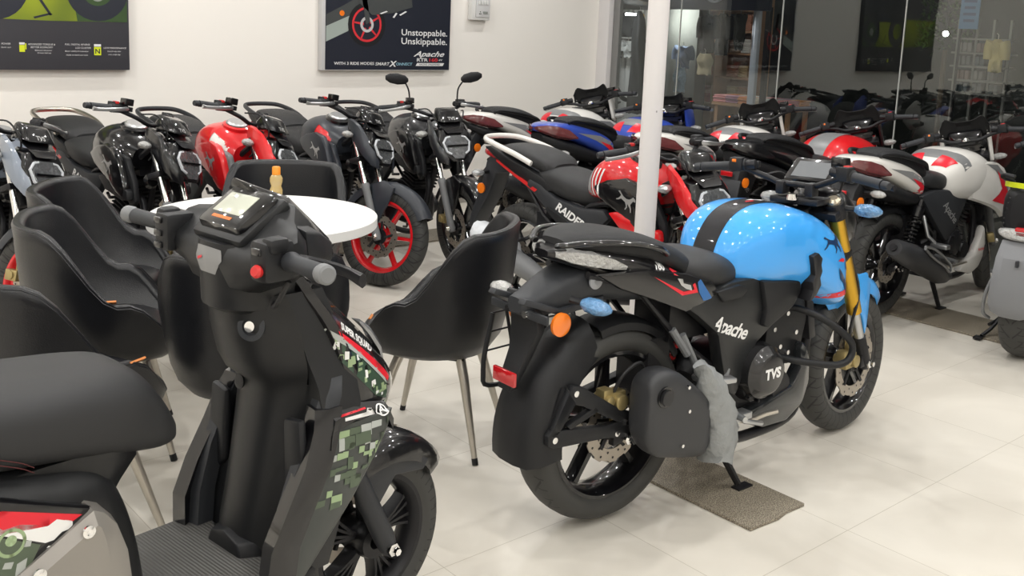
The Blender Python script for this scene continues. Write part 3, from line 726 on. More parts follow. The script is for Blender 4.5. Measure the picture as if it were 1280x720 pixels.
    for s in (-1, 1):
        ya, yb = sorted((s * .105, s * .128))
        a = obj('hugger_arm', MB().prism([(-.262, .518), (-.245, .537), (-.215, .530), (-.05, .425), (.02, .395), (.0, .365), (-.06, .385), (-.205, .465), (-.235, .475)], ya, yb).prism([(-.338, .397), (-.325, .412), (-.10, .378), (.015, .385), (.025, .345), (-.02, .322), (-.10, .338), (-.31, .355), (-.338, .368)], ya, yb).prism([(-.262, .518), (-.232, .480), (-.298, .395), (-.338, .385)], ya, yb).prism([(-.265, .415), (-.250, .400), (-.135, .435), (-.15, .452)], ya, yb), BLK, t, bevel=.005)
        for x, z in ((-.238, .512), (-.315, .383), (-.055, .345), (-.01, .372)): obj('bolt', MB().lathe([(0, 0), (.010, 0), (.010, s * .006), (0, s * .008)], o=(x, s * .127, z), n=10), CHROME, a)
    obj('inner_mudguard', arc_shell(c, .345, R(35), R(105), .07, .01, n=10, drop=.03), BLK, t)
    # wire guard rack beyond the wheel
    obj('saree_guard', MB().tube([(-.33, .17, .70), (-.36, .17, .52), (-.30, .17, .46), (.10, .17, .50), (.16, .16, .78), (.05, .15, .85)], .008, 8, smooth=5)
        .tube([(-.28, .17, .72), (-.22, .17, .47)], .006, 6).tube([(-.10, .16, .80), (-.13, .17, .48)], .008, 6).tube([(-.34, .17, .64), (.13, .17, .66)], .003, 6).tube([(-.35, .17, .58), (.12, .17, .60)], .003, 6).tube([(-.33, .17, .70), (.14, .17, .72)], .003, 6), BLK, t)
    # exhaust box
    ex = obj('muffler', body([(-.035, .48, .44, .40, .03), (-.025, .535, .44, .34, .048), (.02, .56, .43, .285, .054), (.09, .55, .41, .262, .056), (.16, .505, .38, .245, .057), (.23, .45, .34, .235, .056), (.26, .42, .32, .25, .045)], e=4.2, n=32, sub=4, yc=-.195), mat('muffler_satin_grey', (.030, .031, .034), .45), t)
    obj('exhaust_outlet', MB().lathe([(.026, 0), (.034, 0), (.034, .008), (.026, .008)], o=(.025, -.252, .485), n=24, closed=True), GBLK, ex)
    obj('outlet_hole', MB().lathe([(0, -.004), (.024, -.004)], o=(.025, -.257, .485), n=20), BSTK, ex)
    for x, z in ((.12, .50), (.13, .42), (.11, .31)): obj('bolt', MB().lathe([(0, -.006), (.006, -.006), (.006, .004)], o=(x, -.254, z), n=8), CHROME, ex)
    def bag():
        m = MB(); L = []
        for k in range(13):
            t_ = k / 12; z = .545 - .34 * t_; x = .215 + .13 * math.sin(t_ * PI * .62) * 1.0 - .02 * t_
            w = .022 + .050 * math.sin(min(1, t_ * 1.1) * PI * .85)
            L.append([Vector((x + math.cos(a) * w * (1 + .25 * math.sin(3 * a + k * 1.7)), -.225 + math.sin(a) * (.05) * (.6 + .6 * t_) * (1 + .15 * math.sin(4 * a + k)), z + .012 * math.sin(2 * a + k))) for a in [2 * PI * q / 16 for q in range(16)]])
        return m.loft(L)
    tag(link('cloth_bag', None) if 0 else obj('cloth_bag', bag().xf(Matrix.Translation((2.268, 2.130, 0)) @ Matrix.Rotation(R(358.2), 4, 'Z')), GBAG, ang=70), 'grey cloth bag hanging over the exhaust of the light blue motorcycle', 'bag')
    # side panels
    spn = {}
    for s in (-1, 1):
        spn[s] = plate('side_panel', t, [(.17, .735), (.28, .745), (.42, .775), (.56, .775), (.72, .745), (.775, .715), (.745, .645), (.665, .585), (.585, .535), (.56, .50), (.49, .36), (.44, .385), (.40, .50), (.37, .60), (.26, .68)], s, .10, .158, DGR if 0 else mat('side_panel_black', (.014, .015, .016), .36), key=K, bevel=.014)
        plate('knee_panel', t, [(.56, .765), (.775, .74), (.79, .70), (.745, .645), (.62, .59), (.585, .60), (.595, .66)], s, .14, .180, BLK, key=K, bevel=.012)
        plate('intake_trim', t, [(.33, .755), (.45, .765), (.50, .745), (.46, .715), (.37, .715)], s, .15, .170, BLK, key=K, bevel=.006)
        u = side_uv(s)
        decal('lettering', tx('Apache', size=.070, shear=.35, bold=.0015, spacing=.90), (.425, s * .3, .615), (u[0] * .94, 0, -.34) if s < 0 else (-.94, 0, .34), (.34, 0, .94), (0, s, 0), [spn[s]], WSTK, spn[s], seg=.04)
        plate('belly_pan', t, [(.56, .245), (.66, .205), (.80, .200), (.895, .25), (.925, .33), (.915, .42), (.88, .49), (.86, .47), (.865, .40), (.82, .335), (.66, .30), (.56, .285)], s, .10, .155, mat('belly_gloss_black', (.02, .022, .024), .2, coat=.6), key=K, bevel=.02)
    e = engine(t, K)
    cc = obj('clutch_cover', MB().lathe([(.0, -.05), (.062, -.05), (.072, -.046), (.083, -.03), (.095, -.02), (.10, .03), (0, .03)], o=(.605, -.165, .435), n=44), mat('clutch_black', (.014, .014, .015), .25, coat=.4), t)
    decal('lettering', tx('TVS', size=.050, bold=.0025), (.607, -.4, .437), X1, Z1, (0, -1, 0), [cc], WSTK, cc)
    obj('crash_bar', MB().tube([(.80, -.10, .625), (.84, -.17, .615), (.90, -.235, .575), (.965, -.275, .515), (.98, -.28, .47), (.955, -.275, .435), (.90, -.25, .425), (.80, -.19, .44), (.76, -.13, .445)], .013, 12, smooth=5), BLK, t)
    obj('crash_bar', MB().tube(mir([(.80, -.10, .625), (.84, -.17, .615), (.90, -.235, .575), (.965, -.275, .515), (.98, -.28, .47), (.955, -.275, .435), (.90, -.25, .425), (.80, -.19, .44), (.76, -.13, .445)]), .013, 12, smooth=5), BLK, t)
    obj('engine_shroud', MB().prism([(.70, .64), (.90, .66), (.93, .56), (.90, .44), (.84, .40), (.68, .42)], -.115, .115), BLK, t, bevel=.01)
    for x, z in ((.80, .60), (.86, .52), (.82, .45), (.73, .55), (.77, .48)): obj('bolt', MB().lathe([(0, -.006), (.009, -.006), (.009, .004)], o=(x, -.116, z), n=8), CHROME, t)
    obj('radiator', MB().box((.95, 0, .56), (.04, .24, .17), Matrix.Rotation(R(-14), 3, 'Y')), MBLK, t, bevel=.006)
    obj('rearset_bracket', MB().tube([(.22, -.13, .62), (.28, -.15, .50), (.33, -.15, .38), (.40, -.15, .33)], .012, 8, smooth=3).tube([(.18, -.12, .64), (.24, -.14, .55)], .013, 8).tube([(.44, -.15, .47), (.40, -.16, .38), (.36, -.16, .30)], .010, 8, smooth=3), MGREY, t)
    obj('pillion_footpeg', MB().box((.30, -.225, .475), (.13, .035, .018), Matrix.Rotation(R(-12), 3, 'Z')).tube([(.245, -.17, .487), (.235, -.22, .485)], .014, 8), ALU, t, bevel=.005)
    obj('rider_footrest', MB().box((.42, -.20, .315), (.16, .045, .025)).tube([(.33, -.15, .27), (.40, -.2, .30)], .018).tube([(.46, -.22, .30), (.56, -.22, .27)], .009), ALU, t, bevel=.005)
    rear_end(t, K, stand=True, fy=(.56, .64))
    # front mudguard
    fm = obj('front_mudguard', arc_shell((fx, 0, .302), .325, R(38), R(128), .068, .022, n=14, flare=lambda t_: .55 + .6 * math.sin(t_ * PI) ** .6, drop=.05), BLUE, t, SM, ang=50)
    for s in (-1, 1):
        a = obj('mudguard_stay', MB().prism([(fx - .10, .66), (fx + .04, .66), (fx + .075, .60), (fx + .06, .44), (fx + .045, .40), (fx + .02, .47), (fx - .04, .55)], *sorted((s * .068, s * .082))), BLUE, fm, bevel=.006)
    decal('red_flash', [[(.0, .0), (.06, .014), (.09, .0), (.05, -.012)]], (fx + .03, -.3, .615), X1, Z1, (0, -1, .3), [fm], RSTK, fm)
    indicator(t, (1.10, -.20, .955), SM, BWRAP, d=(.35, -1, -.05), big=1.2); indicator(t, (1.08, .17, .97), SM, LENS, d=(0, 1, 0), big=1.1)
    return t
hero_bike()
# ---------------- naked street bikes with the pointed headlight (rows along the back wall)
def raider(label, x, y, h, steer, P, fly=True, mirrors=False, group=None, kind='raider'):
    """P: paint dict tank, tank2 (half), cheek, tail, rim, rail, stripe, seatline"""
    fx = 1.33; K = kind
    t = thing('motorcycle', label, 'motorcycle', (x, y, 0), R(h), group)
    SM = steer_matrix(fx, R(steer))
    wheel(t, 'rear_wheel', (0, 0, .312), .305, .12, P['rim'], style='std', disc=-1, dr=.10)
    wheel(t, 'front_wheel', (fx, 0, .298), .298, .095, P['rim'], M=SM, disc=-1, dr=.125)
    fork(t, fx, SM, 'tel', y=.088, top=.93)
    bar = [(.985, 0, .985), (.985, .06, .985), (.965, .13, 1.01), (.90, .25, 1.04), (.865, .375, 1.03)]
    controls(t, SM, bar, K + ('m' if mirrors else ''), mirrors=mirrors)
    cached('front_brake_caliper', K, lambda: MB().box((fx - .115, -.078, .34), (.07, .045, .05)).tube([(fx - .115, -.11, .34), (fx - .115, -.05, .34)], .022, 12).box((fx - .09, -.075, .36), (.03, .02, .07)), CALIP, t, SM, bevel=.004)
    # fenders
    cached('front_mudguard', K, lambda: arc_shell((fx, 0, .298), .318, R(28), R(150), .058, .016, n=16, drop=.04), P['fender'], t, SM, ang=50)
    for s in (-1, 1):
        plate('mudguard_stay', t, [(fx - .10, .60), (fx - .02, .635), (fx + .06, .60), (fx + .04, .52), (fx - .01, .40), (fx - .04, .33), (fx - .055, .42), (fx - .08, .50)], s, .058, .074, P['fender'], M=SM, key=K, bevel=.005)
    # headlight
    def hl():
        m = MB(); L = []
        for k, (dx, f) in enumerate(((-.12, .86), (-.03, 1.0), (.0, .94))):
            L.append([Vector((1.235 + dx - (z - .80) * .42, y_ * f, z)) for y_, z in ((-.045, .715), (-.10, .76), (-.128, .84), (-.10, .905), (-.05, .925), (.05, .925), (.10, .905), (.128, .84), (.10, .76), (.045, .715))])
        return m.loft(L)
    h_ = cached('headlight', K, hl, GBLK, t, SM, bevel=.006)
    def lens():
        L = []
        for dx, f in ((.0, 1), (.010, .90)):
            L.append([Vector((1.236 + dx - (z - .80) * .42, y_ * f, z)) for y_, z in ((-.035, .735), (-.075, .775), (-.090, .835), (-.06, .875), (.06, .875), (.090, .835), (.075, .775), (.035, .735))])
        return MB().loft(L)
    cached('headlight_lens', K, lens, mat('dark_clear_lens', (.10, .105, .11), .08, metal=.3, coat=1.0, var=.5, vscale=50, bump=.6, bscale=50), h_)
    cached('lens_divider', K, lambda: MB().box((1.236, 0, .815), (.03, .15, .010)), GBLK, h_)
    for s in (-1, 1):
        cached('light_guide', (K, s), lambda: MB().tube([(1.235 + .006 - (z - .80) * .42, s * y_, z) for y_, z in ((.042, .868), (.070, .862), (.096, .832), (.080, .778), (.050, .762))], .0075, 8), DRL, h_)
        def ck():
            m = MB(); L = []
            for x_, zt, zb, y_ in ((1.01, .975, .90, .085), (1.06, .965, .86, .112), (1.12, .935, .80, .128), (1.18, .875, .75, .130), (1.235, .80, .705, .112), (1.262, .735, .695, .085)):
                L.append([Vector((x_, s * (y_ + a), z)) for a, z in ((-.012, zt), (.006, zt - .01), (.014, (zt + zb) / 2), (.004, zb + .008), (-.012, zb))])
            return m.loft(L)
        cached('headlight_cheek', (K, s), ck, P['cheek'], t, SM, ang=45)
    # instrument pod / flyscreen
    fl = cached('instrument_pod', K, lambda: MB().loft([[Vector((a, b * w, c)) for a, b, c in pts] for w, pts in ((1, [(1.02, -.05, 1.0), (1.05, -.075, .95), (1.05, .075, .95), (1.02, .05, 1.0)]), (1, [(1.07, -.075, 1.045), (1.115, -.10, .965), (1.115, .10, .965), (1.07, .075, 1.045)]), (1, [(1.125, -.07, 1.03), (1.175, -.085, .955), (1.175, .085, .955), (1.125, .07, 1.03)]))]), GBLK, t, SM, bevel=.012)
    cached('flyscreen', K, lambda: MB().loft([[Vector((x_, y_, z)) for x_, y_, z in ((a, -w, b), (a + .012, -w, b - .01), (a + .012, w, b - .01), (a, w, b))] for a, b, w in ((1.12, .965, .095), (1.165, .935, .085), (1.205, .90, .06))]), GBLK, t, SM, bevel=.003)
    decal('lettering', tx('TVS', size=.032, bold=.001), (1.20, 0, 1.0), (0, 1, 0), (-.5, 0, .85), (.85, 0, .5), [fl], mat('grey_lettering', (.35, .35, .35), .4), fl, key=K, seg=.03)
    for s in (-1, 1): indicator(t, (1.065, s * .155, .875), SM, P.get('ind', WRAP), d=(.1, s, 0), big=1.0)
    # tank
    secs = [(.49, .80, .77, .73, .06), (.53, .885, .80, .73, .115), (.59, .945, .83, .73, .150), (.68, .972, .84, .72, .170), (.79, .962, .84, .72, .175), (.88, .92, .82, .73, .155), (.95, .87, .80, .745, .10)]
    tk = cached('fuel_tank', K, lambda: body(secs, e=2.6, n=36, sub=5), P['tank'], t)
    cp = cached('fuel_cap', K, lambda: MB().lathe([(0, .020), (.050, .020), (.060, .012), (.063, -.02), (0, -.02)], o=(.80, 0, .966), axis=(.30, 0, 1), n=32), ALU, tk)
    cached('cap_ring', K, lambda: MB().lathe([(.058, -.02), (.082, -.02), (.078, .004), (.062, .010)], o=(.80, 0, .961), axis=(.30, 0, 1), n=32, closed=True), GBLK if P.get('ring') is None else P['ring'], tk)
    for s in (-1, 1):
        u = side_uv(s); f = -s
        def q(pts, cx, cz): return [[((x_ - cx) * f, z - cz) for x_, z in p] for p in pts]
        lp = plate('tank_side_panel', t, [(.60, .815, -.005), (.70, .862, 0), (.82, .885, .005), (.90, .865, .01), (.965, .80, .014), (1.02, .67, .012), (1.0, .615, .01), (.92, .63, .01), (.80, .70, .005), (.66, .76, 0)], s, .13, .178, P['lower'], key=K, bevel=.014)
        plate('radiator_shroud', t, [(.90, .84), (.97, .82), (1.045, .70), (1.06, .60), (1.01, .56), (.96, .62)], s, .115, .15, P['shroud'], key=K, bevel=.010)
        decal('horse_emblem', [[(a * .12 * 1, b * .12) for a, b in p] for p in HORSE], (.83, s * .4, .775), (u[0] * .94, 0, -.34) if s < 0 else (-.94, 0, -.34), (.34 * f * 1.0, 0, .94), (0, s, 0), [lp], P.get('horse', mat('silver_sticker', (.5, .5, .5), .3, metal=.6)), lp, key=(K, s), seg=.03)
        plate('engine_wing', t, [(.72, .70), (.78, .715), (1.04, .66), (1.05, .61), (.98, .60), (.80, .635)], s, .14, .185, P['wing'], key=K, bevel=.010)
        if P.get('tank2'):
            decal('tank_colour_patch', q([[(.80, 1.02), (.90, .98), (1.02, .90), (1.02, .70), (.94, .78), (.90, .90), (.86, .93), (.80, .96)]], .85, .85), (.85, s * .4, .85), u, Z1, (0, s, .35), [tk], P['tank2'], tk, key=(K, s), off=.0016, seg=.01)
        if P.get('stripes'):
            for i in range(3):
                a = .565 + i * .030
                decal('tank_stripe', q([[(a + .035, .97), (a + .047, .97), (a + .024, .90), (a + .030, .82), (a + .058, .70), (a + .044, .70), (a + .018, .82), (a + .012, .90)]], .6, .85), (.6, s * .4, .85), u, Z1, (0, s, .25), [tk, lp], WSTK, tk, key=(K, s, i), off=.0022, seg=.01)
            decal('tank_grey_patch', q([[(.45, .99), (.585, .99), (.565, .90), (.575, .82), (.605, .70), (.45, .70)]], .6, .85), (.6, s * .4, .85), u, Z1, (0, s, .25), [tk, lp], mat('warm_grey_sticker', (.33, .32, .32), .35), tk, key=(K, s), off=.0014, seg=.01)
        sp = plate('side_panel', t, [(.13, .785), (.22, .765), (.33, .71), (.52, .685), (.66, .70), (.70, .66), (.61, .575), (.50, .47), (.42, .50), (.33, .60), (.18, .70), (.11, .745)], s, .10, .148, P.get('side', DGR), key=K, bevel=.012)
        plate('side_vent', t, [(.28, .66), (.42, .61), (.48, .56), (.45, .54), (.36, .58), (.27, .64)], s, .14, .153, BLK, key=K, bevel=.003)
        decal('lettering', tx('RAIDER', size=.062, shear=.25, bold=.002), (.44, s * .3, .635), (u[0] * .93, 0, -.36 * f) if s < 0 else (-.93, 0, -.36), (.36 * f, 0, .93), (0, s, 0), [sp], WSTK, sp, key=(K, s), seg=.05)
        plate('tail_cowl', t, [(.24, .80, .01), (.30, .74, .01), (.20, .72, .01), (.02, .785, .005), (-.18, .86, -.02), (-.30, .905, -.05), (-.24, .915, -.04), (-.05, .875, 0), (.10, .84, .005)], s, .09, .135, P['tail'], key=K, bevel=.010)
        plate('tail_stripe', t, [(.20, .735, .01), (.02, .795, .005), (-.15, .85, -.015), (-.15, .84, -.015), (.02, .78, .005), (.18, .72, .01)], s, .13, .139, REDP, key=K, bevel=0)
    cached('rider_seat', K, lambda: body([(.12, .80, .775, .745, .08), (.18, .845, .79, .73, .125), (.28, .858, .79, .71, .146), (.40, .84, .77, .69, .150), (.50, .81, .75, .68, .125), (.58, .77, .735, .69, .08)], e=2.9, n=32, sub=4), SEAT, t)
    cached('pillion_seat', K, lambda: body([(-.18, .915, .90, .885, .06), (-.12, .94, .905, .87, .105), (.0, .945, .90, .855, .128), (.12, .93, .885, .83, .132), (.22, .90, .86, .80, .125), (.26, .87, .84, .80, .09)], e=2.9, n=32, sub=4), P.get('pill', SEAT), t)
    rl = [(.14, .142, .865), (.02, .155, .905), (-.12, .152, .935), (-.24, .125, .955), (-.295, .055, .96)]
    cached('grab_rail', (K, P['rail'].name), lambda: MB().tube(rl + [(p[0], -p[1], p[2]) for p in rl[::-1]], .0125, 10, smooth=4, flat=1.2), P['rail'], t)
    cached('tail_light', K, lambda: body([(-.33, .885, .875, .86, .04), (-.30, .90, .875, .85, .07), (-.20, .90, .87, .83, .09)], e=3, sub=3), REDL, t)
    cached('rear_mudguard', K, lambda: MB().prism([(-.10, .84), (-.26, .86), (-.30, .82), (-.33, .70), (-.42, .50), (-.44, .42), (-.41, .42), (-.28, .62), (-.22, .76), (-.10, .78)], -.06, .06), DGR, t, bevel=.008)
    for s in (-1, 1):
        cached('side_reflector', (K, s), lambda: MB().lathe([(0, 0), (.030, 0), (.030, s * .008), (0, s * .012)], o=(-.33, s * .062, .66), n=20), ORNG, t)
        indicator(t, (-.28, s * .13, .76), None, P.get('ind', WRAP), d=(0, s, 0))
    cached('muffler', K, lambda: MB().tube([(.42, -.15, .22), (.30, -.16, .26), (.16, -.175, .31), (-.12, -.19, .40), (-.15, -.19, .41)], [.022, .045, .06, .055, .03], 18), MGREY, t)
    cached('muffler_guard', K, lambda: MB().prism([(.12, .38), (-.10, .45), (-.11, .42), (.10, .34)], -.255, -.235), ALU, t, bevel=.004)
    engine(t, K); rear_end(t, K, fy=(.56, .56))
    for s in (-1, 1):
        cached('saree_guard' if s > 0 else 'passenger_peg', (K, s), lambda: MB().tube([(.20, s * .12, .50), (.14, s * .16, .46), (.13, s * .22, .455)], .010, 8), MBLK, t)
    return t

SATB = paint('satin_black', (.020, .021, .024), .33)
def PD(**k):
    d = dict(tank=SATB, cheek=SATB, tail=BLK, rim=GBLK, rail=DGR, fender=DSAT, lower=GBLK, shroud=BLK, wing=BLK); d.update(k); return d
RIMR = mat('rim_red', (.60, .006, .012), .3, coat=.8)
GRPB = 'motorcycles parked along the back wall'
raider('slate blue-grey motorcycle with red rims, nearest the left edge along the back wall', 1.25, 6.12, 272, 28, PD(tank=GREYP, cheek=GREYP, rim=RIMR, horse=GSTK), group=GRPB, kind='raider_a')
raider('all black motorcycle with red kill switch behind the first black armchair', 1.876, 6.20, 277, 28, PD(tank=GBLK, cheek=GBLK, fender=GBLK, rail=STEEL), group=GRPB, kind='raider_b')
raider('red and white motorcycle with red headlight cheeks behind the round table', 2.46, 6.10, 273.3, 31, PD(tank=RED, tank2=WHITE, cheek=RED, lower=RED, shroud=MGREY, wing=BLK, side=MGREY, horse=GSTK, ring=RED), group=GRPB, kind='raider_c')
raider('dark grey motorcycle with a red tank patch and a red front rim', 3.27, 6.28, 270.3, 25, PD(tank=DSAT, tank2=RED, cheek=DSAT, rim=RIMR, lower=DSAT, shroud=DSAT), group=GRPB, kind='raider_d')
raider('glossy black motorcycle with two rear-view mirrors', 3.975, 6.27, 266.2, -3, PD(tank=SATB, cheek=SATB, fender=GBLK), mirrors=True, group=GRPB, kind='raider_e')
raider('bright red motorcycle with white tank stripes standing behind the white post', 3.65, 4.06, 273.2, -8, PD(tank=RED, cheek=RED, lower=GBLK, wing=RED, rail=WHITE, stripes=1, ind=LENS), kind='raider_f')

# ---------------- classic sport commuters with flyscreens (row along the glazing)
def apache(label, x, y, h, steer, P, kind, group=None):
    fx = 1.29; K = kind
    t = thing('motorcycle', label, 'motorcycle', (x, y, 0), R(h), group)
    SM = steer_matrix(fx, R(steer))
    wheel(t, 'rear_wheel', (0, 0, .318), .312, .12, GBLK, disc=-1, dr=.10)
    wheel(t, 'front_wheel', (fx, 0, .302), .302, .095, GBLK, M=SM, disc=-1, dr=.13)
    fork(t, fx, SM, 'tel', y=.09, top=.93)
    bar = [(.955, 0, .985), (.955, .08, .985), (.94, .15, 1.01), (.90, .26, 1.025), (.865, .36, 1.01)]
    controls(t, SM, bar, K)
    cached('front_mudguard', K, lambda: arc_shell((fx, 0, .302), .322, R(28), R(150), .060, .016, n=16, drop=.04), P['fender'], t, SM, ang=50)
    cached('front_brake_caliper', K, lambda: MB().box((fx - .115, -.078, .34), (.07, .045, .06)), CALIP, t, SM, bevel=.006)
    # fly screen with black cover, white flanks
    def vis():
        m = MB(); L = []
        for k in range(25):
            t_ = k / 24 * 2 - 1; y_ = t_ * .145; ear = math.exp(-((abs(t_) - .74) / .26) ** 2) * .024
            top = 1.105 + ear - .045 * max(0, abs(t_) - .80) / .20; xx = 1.03 - .05 * t_ * t_
            L.append([Vector((xx, y_, 1.02)), Vector((xx - .005, y_, 1.08)), Vector((xx - .03, y_, top)), Vector((xx - .012, y_, top + .004)), Vector((xx + .03, y_, 1.08)), Vector((xx + .05, y_, 1.0))])
        return m.loft(L)
    cached('flyscreen', K, vis, mat('black_cloth_cover', (.006, .006, .006), .9), t, SM)
    cached('instrument_cluster', K, lambda: MB().loft([[Vector((a, b, c)) for a, b, c in pts] for pts in ([(.95, -.07, 1.0), (.95, .07, 1.0), (.96, .05, .95), (.96, -.05, .95)], [(.99, -.105, 1.045), (.99, .105, 1.045), (1.0, .09, .95), (1.0, -.09, .95)], [(1.04, -.085, 1.055), (1.04, .085, 1.055), (1.05, .07, .95), (1.05, -.07, .95)])]), GBLK, t, SM, bevel=.012)
    cached('headlight', K, lambda: body([(1.03, 1.0, .92, .84, .09), (1.10, 1.02, .91, .79, .13), (1.18, .97, .88, .78, .125), (1.245, .89, .85, .80, .08)], e=2.8, sub=3), P['front'], t, SM)
    for s in (-1, 1):
        plate('fairing_flank', t, [(.985, 1.045), (1.03, 1.075), (1.12, 1.0), (1.16, .90), (1.10, .82), (1.02, .84), (1.0, .93)], s, .125, .15, P['flank'], M=SM, key=K, bevel=.01)
        indicator(t, (1.06, s * .175, .86), SM, WRAP if s < 0 else LENS, d=(.1, s, 0))
    cached('ignition_lock', K, lambda: MB().lathe([(0, 0), (.026, 0), (.028, .01), (.018, .02), (0, .018)], o=(.925, 0, .985), axis='z', n=16), CHROME, t, SM)
    tk = cached('fuel_tank', K, lambda: body([(.42, .82, .77, .70, .09), (.46, .88, .79, .67, .145), (.54, .935, .80, .65, .182), (.66, .962, .80, .635, .200), (.80, .950, .80, .635, .205), (.92, .905, .78, .65, .19), (1.0, .855, .76, .68, .15), (1.04, .82, .76, .70, .10)], e=2.8, n=40, sub=5), P['tank'], t)
    cached('fuel_cap', K, lambda: MB().lathe([(0, .010), (.045, .010), (.055, -.01), (0, -.012)], o=(.76, 0, .95), axis='z', n=28), GBLK, tk)
    for s in (-1, 1):
        u = side_uv(s); f = -s
        def q(pts, cx, cz): return [[((x_ - cx) * f, z - cz) for x_, z in p] for p in pts]
        def shr():
            m = MB(); L = []
            for x_, zt, zb, y_ in ((.70, .87, .66, .190), (.82, .885, .63, .212), (.93, .88, .60, .220), (1.02, .845, .565, .220), (1.09, .79, .52, .218), (1.15, .73, .55, .212), (1.20, .675, .62, .20)):
                zm = (zt + zb) / 2
                L.append([Vector((x_, s * q_, z)) for q_, z in ((y_ - .045, zt), (y_ - .01, zt - .006), (y_ + .002, zm), (y_ - .008, zb + .012), (y_ - .03, zb), (y_ - .045, zb + .01))])
            return m.loft(L)
        sh = cached('tank_extension', (K, s), shr, P['ext'], t, ang=40)
        if P.get('arrow'):
            decal('grey_arrow', q([[(.80, .875), (.92, .865), (1.05, .79), (1.15, .69), (1.17, .62), (1.12, .60), (1.08, .66), (1.0, .755), (.90, .83)]], 1, .7), (1, s * .4, .7), u, Z1, (0, s, .0), [sh], P['arrow2'], sh, key=(K, s), off=.0012)
            decal('red_arrow', q([[(.92, .83), (1.02, .77), (1.12, .66), (1.10, .60), (.90, .645), (.97, .68), (1.0, .715)]], 1, .7), (1, s * .4, .7), u, Z1, (0, s, .0), [sh], P['arrow'], sh, key=(K, s), off=.002)
            decal('red_triangle', [[(-.215, s * .03), (-.135, s * .055), (-.135, s * .155), (-.200, s * .115)]], (.66, 0, 1.1), X1, Y1, Z1, [tk], P['arrow'], tk, key=(K, s), off=.0026, seg=.01)
        # tail
        tc = None
        sp = plate('side_panel', t, [(.14, .72), (.30, .745), (.46, .735), (.66, .71), (.71, .65), (.64, .55), (.575, .45), (.50, .42), (.40, .50), (.28, .60)], s, .10, .150, BLK if 0 else GBLK if P.get('gloss') else DGR, key=K, bevel=.012)
        decal('lettering', tx('Apache', size=.075, shear=.35, bold=.001, spacing=.9), (.50, s * .3, .60), (u[0] * .80, 0, -.60) if s < 0 else (-.80, 0, -.60), (.60 * f, 0, .80), (0, s, 0), [sp], mat('silver_sticker', (.5, .5, .5), .3, metal=.6), sp, key=(K, s), seg=.05)
        cached('grab_handle', (K, s), lambda: MB().tube([(.20, s * .135, .87), (.12, s * .150, .915), (-.06, s * .145, .958), (-.20, s * .115, .978), (-.25, s * .095, .972), (-.24, s * .085, .955)], [.010, .016, .017, .015, .012, .010], 10, smooth=5, flat=.8), BLK, t)
        cached('tail_light', (K, s), lambda: MB().loft([[Vector((x_, s * (y_ + a), z + b)) for a, b in ((0, h_), (.012, h_ * .4), (.010, -h_ * .6), (-.012, -h_), (-.03, 0))] for x_, y_, z, h_ in ((-.492, .030, .935, .012), (-.445, .080, .925, .030), (-.37, .108, .908, .038), (-.28, .126, .888, .034), (-.21, .134, .868, .010))]), P.get('lamp', DREDL), t)
    if P.get('band'):
        decal('tank_band', [[(-.165, -.10), (-.10, -.185), (-.03, -.19), (-.075, -.09), (-.075, .09), (-.03, .19), (-.10, .185), (-.165, .10)]] if P['band'] != 'wide' else [[(-.30, -.06), (.24, -.06), (.24, .085), (-.30, .085)]], (.66, 0, 1.1), X1, Y1, Z1, [tk], mat('band_grey', (.20, .205, .21), .35), tk, key=K, off=.0018, seg=.01)
    cw = cached('tail_cowl', K, lambda: body([(-.48, .945, .93, .915, .035), (-.43, .962, .93, .900, .080), (-.34, .968, .92, .872, .110), (-.20, .955, .895, .838, .130), (-.04, .925, .855, .782, .142), (.08, .885, .81, .735, .148), (.16, .84, .775, .712, .145), (.20, .80, .75, .715, .11)], e=3.4, n=36, sub=5), P['tailc'], t)
    if P.get('arrow'):
        for s in (-1, 1):
            u = side_uv(s); f = -s
            def q2(pts): return [[((x_ - .05) * f, z - .82) for x_, z in p] for p in pts]
            decal('grey_arrow', q2([[(-.20, .90), (.02, .87), (.20, .80), (.235, .755), (.20, .715), (.0, .70), (.10, .74), (.13, .77), (-.02, .84)]]), (.05, s * .4, .82), u, Z1, (0, s, 0), [cw], P['arrow2'], cw, key=(K, s, 2), off=.0012)
            decal('red_arrow', q2([[(.02, .835), (.13, .80), (.185, .755), (.17, .728), (.0, .705), (.09, .745), (.11, .775)]]), (.05, s * .4, .82), u, Z1, (0, s, 0), [cw], P['arrow'], cw, key=(K, s, 2), off=.002)
    cached('under_tail', K, lambda: body([(-.46, .90, .88, .85, .05), (-.35, .87, .83, .79, .11), (-.15, .82, .77, .72, .135), (.05, .76, .72, .67, .14), (.25, .74, .69, .64, .12)], e=3.2, n=24, sub=3), BLK, t)
    cached('rider_seat', K, lambda: body([(.20, .855, .81, .76, .11), (.26, .862, .80, .74, .145), (.36, .85, .79, .72, .15), (.45, .835, .78, .72, .135), (.52, .815, .775, .735, .09)], e=3, n=32, sub=4), SEAT, t)
    cached('pillion_seat', K, lambda: body([(-.24, .975, .96, .945, .06), (-.17, .995, .955, .92, .10), (-.02, .99, .93, .875, .128), (.12, .955, .89, .83, .13), (.22, .905, .85, .80, .12), (.26, .87, .83, .79, .09)], e=2.9, n=32, sub=4), SEATF, t)
    cached('rear_mudguard', K, lambda: MB().prism([(-.15, .80), (-.40, .84), (-.45, .78), (-.50, .62), (-.52, .54), (-.49, .54), (-.40, .68), (-.32, .74), (-.15, .72)], -.075, .075), BLK, t, bevel=.01)
    cached('number_plate_holder', K, lambda: MB().box((-.48, 0, .68), (.012, .20, .12), Matrix.Rotation(R(14), 3, 'Y')), DGR, t, bevel=.006)
    cached('red_reflector', K, lambda: MB().box((-.475, 0, .77), (.012, .08, .03)), REDL, t, bevel=.003)
